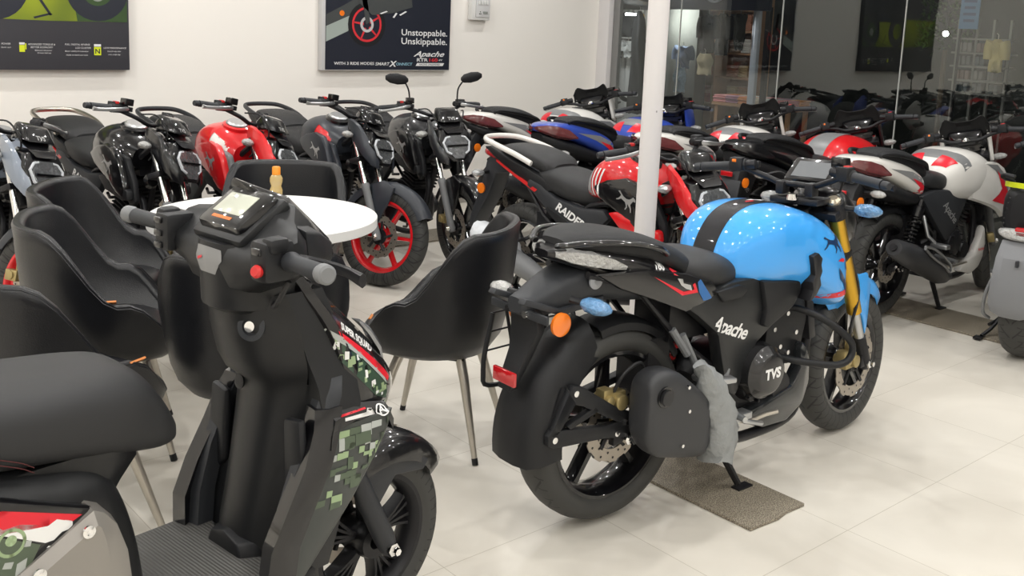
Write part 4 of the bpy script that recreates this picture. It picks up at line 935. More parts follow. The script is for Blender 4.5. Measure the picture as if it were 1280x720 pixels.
    for s in (-1, 1):
        cached('side_reflector', (K, s), lambda: MB().lathe([(0, 0), (.030, 0), (.030, s * .008), (0, s * .012)], o=(-.40, s * .080, .72), n=20), ORNG, t)
        indicator(t, (-.36, s * .15, .775), None, WRAP, d=(0, s, 0))
    cached('inner_mudguard', K, lambda: arc_shell((0, 0, .318), .335, R(40), R(120), .06, .01, n=10, drop=.03), BLK, t)
    mf = cached('muffler', K, lambda: MB().tube([(.62, -.13, .19), (.50, -.15, .205), (.38, -.175, .245), (.22, -.195, .315), (-.05, -.21, .415), (-.22, -.215, .475), (-.24, -.215, .482)], [.022, .040, .062, .075, .072, .055, .045], 24, flat=.95), mat('muffler_satin_grey', (.030, .031, .034), .45), t)
    cached('outlet_hole', K, lambda: MB().tube([(-.235, -.215, .48), (-.252, -.215, .487)], .020, 16), BSTK, mf)
    cached('muffler_guard', K, lambda: MB().tube([(.0, -.272, .47), (.12, -.272, .44), (.34, -.255, .335), (.40, -.24, .29), (.37, -.245, .275), (.28, -.26, .32), (.10, -.275, .395), (.0, -.272, .46)], .008, 8, smooth=3), ALU, mf)
    if P.get('belly'):
        for s in (-1, 1):
            bp = plate('belly_fairing', t, [(.74, .20), (.90, .165), (1.0, .20), (1.065, .285), (1.07, .33), (1.035, .43), (1.02, .47), (.99, .40), (.93, .30), (.80, .27)], s, .085, .14, P['belly'], key=K, bevel=.02)
            decal('lettering', tx('RACING', size=.022, bold=.0006), (1.0, s * .3, .315), side_uv(s), Z1, (0, s, 0), [bp], RSTK, bp, key=(K, s), seg=.03)
    cached('pillion_footpeg', K, lambda: MB().tube([(.24, -.12, .60), (.26, -.15, .48), (.28, -.19, .44)], .012, 8).box((.29, -.215, .43), (.05, .10, .025)), ALU, t, bevel=.004)
    engine(t, K); rear_end(t, K, twin=True, fy=(.50, .62))
    cached('oil_cooler', K, lambda: MB().box((1.06, 0, .52), (.04, .20, .13)), MBLK, t, bevel=.006)
    return t
def PA(**k):
    d = dict(tank=WHITE, ext=WHITE, tailc=WHITE, front=GBLK, flank=WHITE, fender=BLK, belly=WHITE, arrow=RSTK, arrow2=mat('band_grey'), band=1); d.update(k); return d
GRPG = 'motorcycles parked along the glass wall'
apache('white motorcycle with red arrows nearest the front of the row along the glass wall', 5.29, 2.87, 0, 31, PA(), 'sport_a', GRPG)
apache('motorcycle with a red tank, a wide grey band on it and a black tail', 5.281, 3.611, 359.8, 33, PA(tank=RED, ext=RED, tailc=GBLK, arrow=None, band='wide', flank=GBLK, belly=None, lamp=GBLK), 'sport_b', GRPG)
apache('white motorcycle beyond the black tail, second from the white post', 5.05, 4.15, 5, 33, PA(), 'sport_c', GRPG)
apache('deep blue motorcycle with red tank flash partly behind the white post', 4.82, 4.85, 4.6, 14, PA(tank=DBLUE, ext=DBLUE, tailc=DBLUE, flank=DBLUE, belly=DBLUE), 'sport_d', GRPG)
apache('white motorcycle in the corner by the back wall, its tail next to the mirrored one', 4.80, 5.60, 5, 31, PA(), 'sport_e', GRPG)
# white bag on the exhaust of the red motorcycle
# ---------------- black scooter in the foreground
def scooter():
    t = thing('scooter', 'black scooter with camouflage graphics in the left foreground', 'scooter', (0.084, 1.911, 0), R(8))
    PB = mat('scooter_matt_black', (.010, .0105, .0115), .42, spec=.42, bump=.08, bscale=900)
    K = 'scooter'; I = Matrix.Identity(4)
    wheel(t, 'front_wheel', (1.265, 0, .248), .248, .105, MBLK, style='multi', disc=1, dr=.10, ri=.172)
    wheel(t, 'rear_wheel', (0, 0, .248), .248, .11, MBLK, style='multi', disc=0, ri=.172)
    for s in (-1, 1):
        obj('fork_leg', MB().tube([(1.275, s * .088, .245), (1.262, s * .088, .275), (1.20, s * .088, .40), (1.15, s * .085, .52)], [.024, .028, .027, .022], 14), DGR, t)
        obj('axle_nut', MB().lathe([(0, s * .024), (.018, s * .024), (.018, s * .034), (.010, s * .036), (.010, s * .050), (0, s * .050)], o=(1.268, s * .088, .25), n=6), CHROME, t)
    c = (1.265, 0, .248)
    fm = obj('front_mudguard', arc_shell(c, .272, R(33), R(150), .088, .020, n=16, flare=lambda u: .62 + .55 * math.sin(u * PI * .9) ** .7, drop=.045), GBLK, t, ang=50)
    for s in (-1, 1):
        obj('mudguard_skirt', MB().prism([(1.11, .50), (1.30, .52), (1.42, .44), (1.40, .415), (1.30, .43), (1.24, .36), (1.215, .33), (1.19, .42)], *sorted((s * .070, s * .086))), DGR, fm, bevel=.006)
    # apron: nose and leg shield, section by section going up
    def sec(z, xr, xf, w, wf=.3, k=.8):
        xm = xr + (xf - xr) * .35
        R_ = [(xr, w * .80), (xr + .012, w * .95), (xr + .035, w), (xm, w * .93), (xr + (xf - xr) * .72, w * .66), (xf - .02, w * wf), (xf, w * wf * .4)]
        return [Vector((x, y, z)) for x, y in R_] + [Vector((x, -y, z)) for x, y in R_[::-1]]
    def interp(S, n=3):
        P = catmull([(a[1], a[2], a[3]) for a in S], n); Q = catmull([(a[0], a[4], 0) for a in S], n)
        return [sec(q.x, p.x, p.y, p.z, q.y) for p, q in zip(P, Q)]
    ap = obj('front_apron', MB().loft(interp([(.60, 1.02, 1.20, .150, .5), (.64, 1.05, 1.29, .165, .45), (.69, 1.07, 1.315, .172, .4), (.75, 1.06, 1.29, .176, .32), (.82, 1.04, 1.225, .172, .3), (.90, 1.01, 1.145, .158, .3), (.97, .97, 1.075, .135, .35), (1.015, .95, 1.02, .11, .5)])), GBLK, t, ang=40)
    # side wings of the leg shield
    sw = {}
    for s in (-1, 1):
        a = s
        def wing():
            m = MB(); L = []
            # (x_in, x_out, z, y)
            for xr, xf, z, y in ((.86, .93, .352, .205), (.88, .985, .42, .212), (.915, 1.055, .50, .216), (.955, 1.12, .58, .214), (.985, 1.165, .64, .208), (1.0, 1.185, .678, .20)):
                L.append([Vector((xr, s * (y - .03), z)), Vector((xr + .004, s * (y - .004), z)), Vector((xr + .02, s * y, z)), Vector((xf - .02, s * (y + .004), z)), Vector((xf, s * (y - .008), z)), Vector((xf - .01, s * (y - .05), z))])
            return m.loft(L)
        sw[s] = obj('side_wing', wing(), mat('wing_satin_green_grey', (.042, .047, .044), .34), t, ang=45)
        def cap():
            m = MB(); L = []
            for x, z, y in ((.985, .675, .20), (1.0, .712, .192), (1.07, .718, .182), (1.18, .69, .168), (1.20, .655, .165)):
                L.append([Vector((x, s * y, z)), Vector((x, s * (y + .018), z - .012)), Vector((x - .005, s * (y + .022), z - .035)), Vector((x, s * (y - .03), z - .04)), Vector((x, s * (y - .04), z - .01))])
            return m.loft(L)
        cp = obj('side_wing_cap', cap(), GBLK, sw[s], ang=40)
        obj('wing_edge', MB().loft([[Vector((x + dx, s * (y + dy), z)) for dx, dy in ((-.025, -.055), (-.032, -.012), (-.004, .004), (.03, .006), (.02, -.03))] for x, z, y in ((.862, .350, .205), (.868, .44, .214), (.905, .52, .218), (.955, .61, .216), (.985, .685, .206), (1.0, .725, .19))]), GBLK, t, ang=40)
        u = side_uv(s); f = -s
        q = lambda pts, cx=1.0, cz=.6: [[((x - cx) * f, z - cz) for x, z in p] for p in pts]
        rnd = random.Random(3)
        cam = {0: [], 1: [], 2: []}
        cells = [(.985, .635), (1.0, .60), (.965, .56), (1.03, .645), (1.045, .625), (1.07, .60), (1.06, .575), (1.01, .565), (1.0, .53), (.965, .515), (1.085, .655), (1.10, .635), (1.12, .62), (1.09, .57), (1.03, .54), (1.055, .655), (.99, .57), (1.115, .655), (.95, .535), (1.03, .60), (1.135, .645), (1.075, .635)]
        for j in range(11):
            for i in range(15):
                z = .668 - .0155 * j; x = .955 + .0155 * i - .0035 * j
                if x < .985 - .0085 * j or x > 1.165 - .0125 * j or rnd.random() > .50 - .03 * j: continue
                w = .0155 * rnd.choice((1, 1, 1.9)); h = .0155 * rnd.choice((1, 1, .6, 1.8))
                cam[rnd.choice((0, 1, 1, 2))].append([(x, z), (x + w, z - .002), (x + w - .003, z - h), (x - .003, z - h)])
        decal('camouflage_patch', q(cam[0]), (1.0, s * .4, .6), u, Z1, (0, s, 0), [sw[s]], GREENC, sw[s], off=.0012)
        decal('camouflage_patch', q(cam[1]), (1.0, s * .4, .6), u, Z1, (0, s, 0), [sw[s]], GREENM, sw[s], off=.0016)
        decal('camouflage_patch', q(cam[2]), (1.0, s * .4, .6), u, Z1, (0, s, 0), [sw[s]], mat('camo_pale', (.36, .38, .36), .4), sw[s], off=.0014)
        # cap graphics
        decal('white_wedge', q([[(1.03, .695), (1.10, .692), (1.105, .702), (1.12, .698), (1.13, .68), (1.03, .687)]]), (1.0, s * .20, .6), u, Z1, (0, s, .5), [cp], WSTK, cp, off=.001)
        decal('red_line', q([[(1.02, .706), (1.10, .706), (1.10, .701), (1.02, .700)]]), (1.0, s * .20, .6), u, Z1, (0, s, .5), [cp], RSTK, cp, off=.0012)
        rg = [[(math.cos(k * PI / 10) * r, math.sin(k * PI / 10) * r) for k in range(20)] for r in (.018, .014)]
        vv = [p for l in rg for p in l]
        decal('ring_emblem', ([(a_ * 1.0, b_) for a_, b_ in vv], [[k, (k + 1) % 20, 20 + (k + 1) % 20, 20 + k] for k in range(20)]), (1.150, s * .18, .676), u, Z1, (0, s, .5), [cp, sw[s]], WSTK, cp, off=.0015, seg=.04)
        decal('ring_emblem', tx('A', size=.030, bold=.001, shear=.2), (1.150, s * .18, .676), u, Z1, (0, s, .5), [cp, sw[s]], WSTK, cp, off=.0015, seg=.04)
        # upper fairing graphics
        q2 = lambda pts: [[((x - 1.1) * f, z - .8) for x, z in p] for p in pts]
        O = (1.1, s * .4, .8); ND = (0, s, .12)
        decal('camouflage_field', q2([[(.975, .962), (1.045, .90), (1.105, .845), (1.175, .785), (1.225, .745), (1.235, .70), (1.16, .735), (1.09, .80), (1.03, .868), (.985, .925)]]), O, u, Z1, ND, [ap], GREEND, ap, off=.0009)
        rnd = random.Random(11); cl = {0: [], 1: []}
        for i in range(26):
            k = i / 25; x = .99 + .225 * k + rnd.uniform(-.008, .008); z = .935 - .215 * k + rnd.uniform(-.022, .016); w = rnd.choice((.010, .016, .022)); h = rnd.choice((.008, .014, .020))
            cl[i % 3 == 2].append([(x, z), (x + w, z - .002), (x + w, z - h), (x, z - h)])
        decal('camouflage_patch', q2(cl[0]), O, u, Z1, ND, [ap], GREENC, ap, off=.0013)
        decal('camouflage_patch', q2(cl[1]), O, u, Z1, ND, [ap], WSTK, ap, off=.0014)
        decal('white_stripe', q2([[(.985, .952), (1.05, .905), (1.13, .842), (1.215, .768), (1.228, .742), (1.205, .762), (1.12, .835), (1.045, .892)]]), O, u, Z1, ND, [ap], mat('camo_pale'), ap, off=.0016)
        decal('red_stripe', q2([[(1.045, .918), (1.13, .858), (1.20, .80), (1.245, .757), (1.232, .748), (1.19, .785), (1.12, .846), (1.05, .903)]]), O, u, Z1, ND, [ap], RSTK, ap, off=.0018)
        ca, sa_ = math.cos(R(-36)), math.sin(R(-36))
        decal('lettering', tx('SUPER SQUAD', size=.0225, bold=.001), (1.122, s * .4, .882), (u[0] * ca, 0, sa_ * (1 if s < 0 else 1)), (-sa_ * f, 0, ca), ND, [ap], WSTK, ap, off=.002, seg=.03)
        st_ = [[(math.cos(k * PI / 4 + .3) * (.010 if k % 2 == 0 else .003), math.sin(k * PI / 4 + .3) * (.012 if k % 2 == 0 else .003)) for k in range(8)]]
        for x, z in ((1.195, .685), (1.215, .668), (1.225, .655)):
            decal('star', st_, (x, s * .4, z), u, Z1, ND, [ap], WSTK, ap, off=.002, seg=.05)
        obj('front_indicator', MB().loft([[Vector((x, s * (y + a), z + b)) for a, b in ((0, h), (.006, 0), (0, -h), (-.03, 0))] for x, y, z, h in ((1.14, .12, .885, .004), (1.19, .10, .845, .010), (1.25, .07, .785, .012), (1.275, .05, .745, .006))]), mat('clear_grey_lens', (.30, .31, .33), .1, coat=1), ap)
    obj('headlamp', MB().loft([[Vector((1.318 - abs(y) * .55 - (z - .69) * .25 + dx, y, z)) for y, z in ((-.06, .71), (0, .725), (.06, .71), (.05, .66), (0, .645), (-.05, .66))] for dx in (-.03, .012)]), LENS, ap, bevel=.004)
    # inner leg shield and tunnel in matt plastic
    def ish():
        m = MB(); L = []
        for z, xr, w, hump, hw in ((.345, .905, .185, .045, .085), (.42, .915, .20, .048, .085), (.50, .935, .206, .050, .088), (.58, .955, .206, .055, .092), (.66, .975, .200, .062, .098), (.72, .990, .190, .068, .104), (.765, .990, .176, .074, .112), (.79, .985, .168, .098, .122), (.83, .975, .155, .108, .130), (.89, .96, .142, .108, .132), (.94, .945, .132, .098, .125), (.985, .93, .12, .09, .115)):
            pts = [(0.10, w), (.02, w), (-.006, w * .97), (.0, w * .72), (-.004, hw * 1.1), (-hump * .75, hw * .78), (-hump, hw * .4), (-hump * 1.05, 0)]
            row = [Vector((xr + a, b, z)) for a, b in pts] + [Vector((xr + a, -b, z)) for a, b in pts[::-1][1:]]
            L.append(row)
        return m.loft(L)
    isd = obj('leg_shield', ish(), PB, t, ang=50)
    for s in (-1, 1):
        obj('glove_pocket', MB().prism([(s * .115, .70), (s * .175, .71), (s * .19, .56), (s * .175, .47), (s * .12, .52)], .925, .948, 'yz'), BLK, isd, bevel=.01)
        obj('inner_wing', MB().loft([[Vector((x + a, s * (y + b), z)) for a, b in ((-.012, -.05), (-.018, -.02), (0, 0), (.03, .0), (.03, -.05))] for x, y, z in ((.87, .18, .36), (.885, .192, .45), (.92, .198, .56), (.965, .196, .66), (1.005, .188, .745), (1.02, .17, .785), (1.03, .14, .80))]), DGR, t, ang=45)
    ky = obj('ignition_surround', MB().lathe([(0, 0), (.030, 0), (.032, .010), (.020, .012), (.018, .006), (0, .006)], o=(.874, -.078, .915), axis=(-1, -.62, .25), n=28), DGR, t)
    obj('ignition_lock', MB().lathe([(0, 0), (.012, 0), (.012, .012), (0, .013)], o=(.870, -.080, .916), axis=(-1, -.5, .25), n=20), CHROME, ky)
    obj('bag_hook', MB().lathe([(.0, 0), (.016, 0), (.018, .006), (.008, .008), (0, .006)], o=(.915, .03, .75), axis=(-1, 0, .1), n=18), BLK, isd)
    # handlebar cowl
    def cowl():
        m = MB(); L = []
        for y, x0, x1, z0, z1 in ((-.215, .845, .905, 1.055, 1.125), (-.19, .825, .935, 1.035, 1.145), (-.13, .825, .985, 1.015, 1.15), (-.09, .815, 1.03, .985, 1.175), (0, .81, 1.05, .975, 1.185), (.09, .815, 1.03, .985, 1.175), (.13, .825, .985, 1.015, 1.15), (.19, .825, .935, 1.035, 1.145), (.215, .845, .905, 1.055, 1.125)):
            zc = (z0 + z1) / 2; xc = (x0 + x1) / 2; r = []
            for a, b in ((-1, -.25), (-.86, -.75), (-.4, -1), (.4, -1), (.9, -.6), (1, 0), (.92, .5), (.5, .98), (.0, .88), (-.5, .42), (-.9, .12)):
                r.append(Vector((xc + a * (x1 - x0) / 2, y, zc + b * (z1 - z0) / 2)))
            L.append(r)
        return m.loft(L)
    cw = obj('handlebar_cowl', cowl(), PB, t, ang=45, bevel=.0)
    obj('steering_neck', MB().loft([ring(0, 0, 0, 0, 0)] and [[Vector((x + math.cos(a) * rx, math.sin(a) * ry, z)) for a in [2 * PI * k / 20 for k in range(20)]] for x, z, rx, ry in ((.925, .945, .095, .105), (.920, .955, .105, .112), (.925, 1.01, .112, .118), (.925, 1.06, .12, .125), (.925, 1.10, .115, .12))]), PB, t)
    obj('front_cowl', MB().loft([[Vector((x, y, z)) for x, y, z in r] for r in (
        [(.935, -.080, 1.170), (.925, .0, 1.214), (.915, .062, 1.226), (.920, .090, 1.195), (.955, .06, 1.14), (.955, -.06, 1.14)],
        [(.975, -.110, 1.145), (.99, -.045, 1.188), (.99, .045, 1.190), (.975, .110, 1.155), (1.0, .085, 1.08), (1.0, -.085, 1.08)],
        [(1.045, -.095, 1.09), (1.065, -.03, 1.125), (1.065, .03, 1.125), (1.045, .095, 1.09), (1.05, .08, 1.03), (1.05, -.08, 1.03)],
        [(1.10, -.075, 1.045), (1.125, -.025, 1.07), (1.125, .025, 1.07), (1.10, .075, 1.045), (1.085, .06, .99), (1.085, -.06, .99)])]), GBLK, t, bevel=.006)
    for s in (-1, 1):
        obj('cowl_cheek', MB().loft([[Vector((x, s * y, z)) for x, y, z in r] for r in (
            [(.93, .10, 1.15), (.93, .19, 1.14), (.94, .19, 1.07), (.94, .10, 1.04)], [(1.0, .095, 1.13), (1.0, .155, 1.12), (1.01, .155, 1.06), (1.01, .09, 1.02)], [(1.075, .075, 1.085), (1.075, .10, 1.08), (1.075, .10, 1.04), (1.075, .07, 1.01)])]), BLK, t, bevel=.008)
    rot = Matrix.Rotation(R(-34), 3, 'Y')
    dc = Vector((.895, 0, 1.152))
    d = obj('instrument_cluster', MB().box(dc, (.125, .165, .05), rot), GBLK, t, bevel=.016)
    for v_ in (): pass
    obj('lcd_screen', MB().box(dc + rot @ Vector((.004, .0, .0255)), (.062, .105, .002), rot), LCD, d, bevel=.003)
    obj('cluster_frame', MB().box(dc + rot @ Vector((-.005, 0, -.012)), (.150, .19, .035), rot), PB, d, bevel=.012)
    obj('indicator_strip', MB().box(dc + rot @ Vector((-.040, .0, .0255)), (.008, .07, .0015), rot), mat('orange_print', (.6, .15, .02), .4), d)
    decal('warning_label', [[(-.045, .030), (.045, .030), (.050, .008), (.028, -.022), (-.028, -.022), (-.050, .008)]], (.80, 0, 1.062), (0, -1, 0), (.45, 0, .89), (-.89, 0, .45), [cw, bpy.data.objects['steering_neck']], mat('silver_label', (.22, .22, .22), .4), cw, seg=.01)
    decal('red_flash', [[(-.034, -.002), (-.012, .004), (-.012, .009), (-.034, .004)]], (.80, 0, 1.062), (0, -1, 0), (.45, 0, .89), (-.89, 0, .45), [cw, bpy.data.objects['steering_neck']], RSTK, cw, seg=.01, off=.003)
    # grips, switches, levers
    for s in (-1, 1):
        a = Vector((.865, s * .215, 1.09)); e = Vector((.835, s * .37, 1.098)); dr = (e - a).normalized()
        g = obj('grip', MB().tube([a + dr * .01, a + dr * .02, a + dr * .03, e - dr * .012, e - dr * .01], [.020, .022, .0175, .0185, .017], 16), DGR, t)
        obj('bar_end', MB().tube([e - dr * .01, e, e + dr * .018, e + dr * .022], [.0175, .021, .020, .015], 18), MGREY, g)
        b = Vector((.845, s * .19, 1.09))
        h = obj('switch_housing', MB().box(b, (.075, .06, .088)).box(b + Vector((-.005, s * .018, .035)), (.05, .04, .035)), BLK, t, bevel=.012)
        if s < 0:
            obj('kill_switch', MB().lathe([(0, 0), (.012, 0), (.014, .012), (.010, .018), (0, .018)], o=b + Vector((-.035, -.008, -.018)), axis=(-1, -.2, .2), n=16), REDP, h)
            obj('rocker_switch', MB().box(b + Vector((-.036, 0, .022)), (.014, .030, .016)), GBLK, h, bevel=.004)
        else:
            for z in (.028, -.002, -.030): obj('rocker_switch', MB().box(b + Vector((-.038, .004, z)), (.014, .028, .015)), GBLK, h, bevel=.004)
        lv = [b + Vector((.045, s * .02, -.005)), b + Vector((.075, s * .06, -.01)), b + Vector((.085, s * .13, -.012)), b + Vector((.07, s * .205, -.015))]
        obj('brake_lever', MB().tube(lv, [.010, .0085, .0075, .0095], 8, smooth=4, flat=1.6), MBLK, t)
        obj('lever_bracket', MB().box(b + Vector((.045, s * .022, -.01)), (.04, .05, .03)), MBLK, t, bevel=.006)
    obj('brake_hose', MB().tube([(.88, -.20, 1.04), (.87, -.17, .985), (.90, -.12, .97), (.95, -.09, .98)], .006, 8, smooth=5), HOSE, t)
    # floor board
    fl = obj('floorboard', MB().prism([(.52, -.17), (.60, -.205), (.90, -.21), (.97, -.19), (.97, .19), (.90, .21), (.60, .205), (.52, .17)], .30, .362, 'xy'), PB, t, bevel=.015)
    def mat_ridge():
        m = bpy.data.materials.get('ribbed_floor_mat')
        if m: return m
        m = mat('ribbed_floor_mat', (.085, .083, .078), .6)
        nt = m.node_tree; b = nt.nodes['Principled BSDF']; tc = nt.nodes.new('ShaderNodeTexCoord'); w = nt.nodes.new('ShaderNodeTexWave')
        w.inputs['Scale'].default_value = 38; w.inputs['Distortion'].default_value = .6; nt.links.new(tc.outputs['Object'], w.inputs[0])
        bp = nt.nodes.new('ShaderNodeBump'); bp.inputs['Strength'].default_value = .35; bp.inputs['Distance'].default_value = .004
        nt.links.new(w.outputs['Fac'], bp.inputs['Height']); nt.links.new(bp.outputs[0], b.inputs['Normal'])
        return m
    obj('foot_mat', MB().prism([(.56, -.15), (.62, -.19), (.88, -.195), (.915, -.17), (.89, -.10), (.865, 0), (.89, .10), (.915, .17), (.88, .195), (.62, .19), (.56, .15)], .360, .371, 'xy'), mat_ridge(), t, bevel=.004)
    obj('floor_hump', MB().loft([[Vector((x, y * f_, z)) for y, z in ((-.09, .365), (-.07, .40), (0, .415), (.07, .40), (.09, .365))] for x, f_ in ((.845, .75), (.88, 1.0), (.93, 1.05))]), BLK, t, bevel=.006)
    # seat
    obj('seat', body([(-.42, .93, .90, .86, .08), (-.36, .955, .895, .84, .13), (-.15, .955, .88, .81, .155), (.08, .945, .865, .79, .165), (.28, .918, .84, .765, .165), (.42, .905, .825, .745, .162), (.53, .896, .81, .722, .150), (.60, .880, .79, .706, .132), (.648, .825, .76, .698, .112), (.682, .765, .735, .700, .085), (.70, .735, .72, .706, .05)], e=3.2, n=36, sub=5), SEAT, t)
    for dz in (0, .010): obj('seat_stitching', MB().tube([(.02, -.166, .885 - dz), (.15, -.171, .862 - dz), (.25, -.172, .835 - dz), (.33, -.168, .800 - dz), (.36, -.165, .78 - dz)], .0010, 6, smooth=4), mat('dark_red_thread', (.07, .012, .012), .6), t)
    # body
    bd = obj('rear_body', body([(-.50, .86, .82, .76, .04), (-.42, .87, .80, .70, .10), (-.20, .85, .74, .60, .15), (.05, .815, .70, .52, .175), (.25, .79, .67, .46, .185), (.40, .76, .62, .42, .178), (.49, .735, .58, .39, .160), (.54, .68, .54, .36, .135), (.575, .59, .47, .35, .115), (.60, .48, .41, .345, .09), (.61, .42, .38, .345, .06)], e=3.6, n=40, sub=5), PB, t, ang=50)
    obj('seat_base', MB().loft([ring(0,0,0,0,0)] and [[Vector((x_, y, z)) for x_, y in ((x - .32, w), (x - .08, w), (x - .02, w * .82), (x, w * .4), (x, -w * .4), (x - .02, -w * .82), (x - .08, -w), (x - .32, -w))] for z, x, w in ((.76, .60, .135), (.715, .605, .125), (.67, .575, .115), (.635, .552, .115), (.58, .565, .12), (.50, .585, .12))]), PB, t, ang=50)
    sb = {}
    for s in (-1, 1):
        sb[s] = plate('side_body_panel', t, [(-.45, .86, -.05), (.0, .80, 0), (.29, .752, 0), (.455, .682, 0), (.32, .60, .004), (.10, .52, .004), (-.15, .52, 0), (-.42, .72, -.04)], s, .165, .198, GBLK, key=K, bevel=.008)
        u = side_uv(s); f = -s; q = lambda pts: [[((x - .35) * f, z - .68) for x, z in p] for p in pts]; O = (.35, s * .4, .68)
        T = [sb[s]]
        decal('red_band', q([[(-.10, .782), (.29, .735), (.448, .672), (.432, .662), (.382, .687), (.366, .680), (-.10, .755)]]), O, u, Z1, (0, s, 0), T, RSTK, sb[s], off=.001)
        decal('white_band', q([[(-.10, .755), (.286, .712), (.366, .682), (.382, .687), (.430, .666), (.395, .640), (.375, .650), (.36, .650), (.285, .692), (-.10, .725)], [(.365, .643), (.39, .634), (.345, .612), (.335, .62)]]), O, u, Z1, (0, s, 0), T, WSTK, sb[s], off=.001)
        decal('camouflage_field', q([[(-.10, .72), (.285, .688), (.352, .650), (.330, .615), (.30, .60), (-.10, .60)]]), O, u, Z1, (0, s, 0), T, GREENM, sb[s], off=.001)
        rg = [[(math.cos(k * PI / 12) * r, math.sin(k * PI / 12) * r) for k in range(24)] for r in (.020, .026)]
        decal('camouflage_patch', ([p for l in rg for p in l], [[k, (k + 1) % 24, 24 + (k + 1) % 24, 24 + k] for k in range(24)]), (.302, s * .4, .672), u, Z1, (0, s, 0), T, GREENC, sb[s], off=.0014)
        decal('camouflage_patch', [[(math.cos(k * PI / 6) * .010, math.sin(k * PI / 6) * .010) for k in range(12)]], (.302, s * .4, .676), u, Z1, (0, s, 0), T, GREENC, sb[s], off=.0014)
        decal('camouflage_patch', q([[(.325, .668), (.337, .664), (.334, .654), (.322, .657)], [(.29, .64), (.305, .636), (.30, .625), (.285, .63)], [(.31, .63), (.328, .635), (.322, .612), (.305, .608)], [(.25, .66), (.27, .656), (.265, .64), (.25, .645)]]), O, u, Z1, (0, s, 0), T, mat('camo_pale'), sb[s], off=.0014)
        cv = obj('side_cover', MB().loft([[Vector((x, s * (y + k), z)) for k in (0,)] for x, z, y in ()] or [[Vector((x * 1.0, s * y, z)) for x, z, y in r] for r in (
            [(.447, .688, .165), (.475, .672, .155), (.505, .635, .15), (.525, .575, .15), (.535, .50, .15), (.53, .40, .15), (.20, .40, .15), (.16, .52, .15)],
            [(.445, .684, .208), (.466, .672, .205), (.493, .638, .20), (.515, .576, .196), (.523, .515, .194), (.515, .40, .194), (.20, .40, .196), (.17, .535, .206)],
            [(.446, .660, .222), (.452, .655, .222), (.46, .63, .222), (.47, .576, .220), (.475, .515, .218), (.47, .42, .216), (.25, .42, .218), (.24, .55, .222)])]), TAUPE, t, ang=30)
        for x, z in ((.428, .655), (.338, .607)): obj('bolt', MB().lathe([(0, 0), (.012, 0), (.012, s * .004), (.006, s * .006), (0, s * .003)], o=(x, s * .222, z), n=18), CHROME, cv)
        obj('side_skirt', MB().prism([(.10, .42), (.56, .40), (.60, .36), (.92, .355), (.92, .30), (.60, .27), (.20, .28)], *sorted((s * .15, s * .20))), PB, t, bevel=.015)
    obj('tail_light', body([(-.53, .84, .82, .79, .04), (-.50, .85, .81, .77, .08), (-.44, .84, .80, .76, .11)], e=3, sub=3), REDL, t)
    obj('grab_rail', MB().tube([(-.18, .14, .86), (-.35, .17, .90), (-.50, .13, .91), (-.56, 0, .91), (-.50, -.13, .91), (-.35, -.17, .90), (-.18, -.14, .86)], .014, 10, smooth=4), MGREY, t)
    obj('engine', MB().box((.12, .0, .30), (.36, .16, .20)).tube([(.25, .10, .30), (.0, .11, .25)], .07, 14), MBLK, t, bevel=.02)
    obj('muffler', MB().tube([(.20, -.13, .25), (.05, -.16, .27), (-.25, -.17, .36), (-.30, -.17, .38)], [.03, .055, .06, .04], 16), MBLK, t)
    obj('rear_mudguard', arc_shell((0, 0, .248), .29, R(60), R(185), .075, .015, n=10), BLK, t)
    for s in (-1, 1):
        obj('center_stand', MB().tube([(.22, s * .08, .20), (.20, s * .14, .012)], .011, 8).box((.20, s * .145, .008), (.06, .03, .010)), MBLK, t)
    return t
scooter()
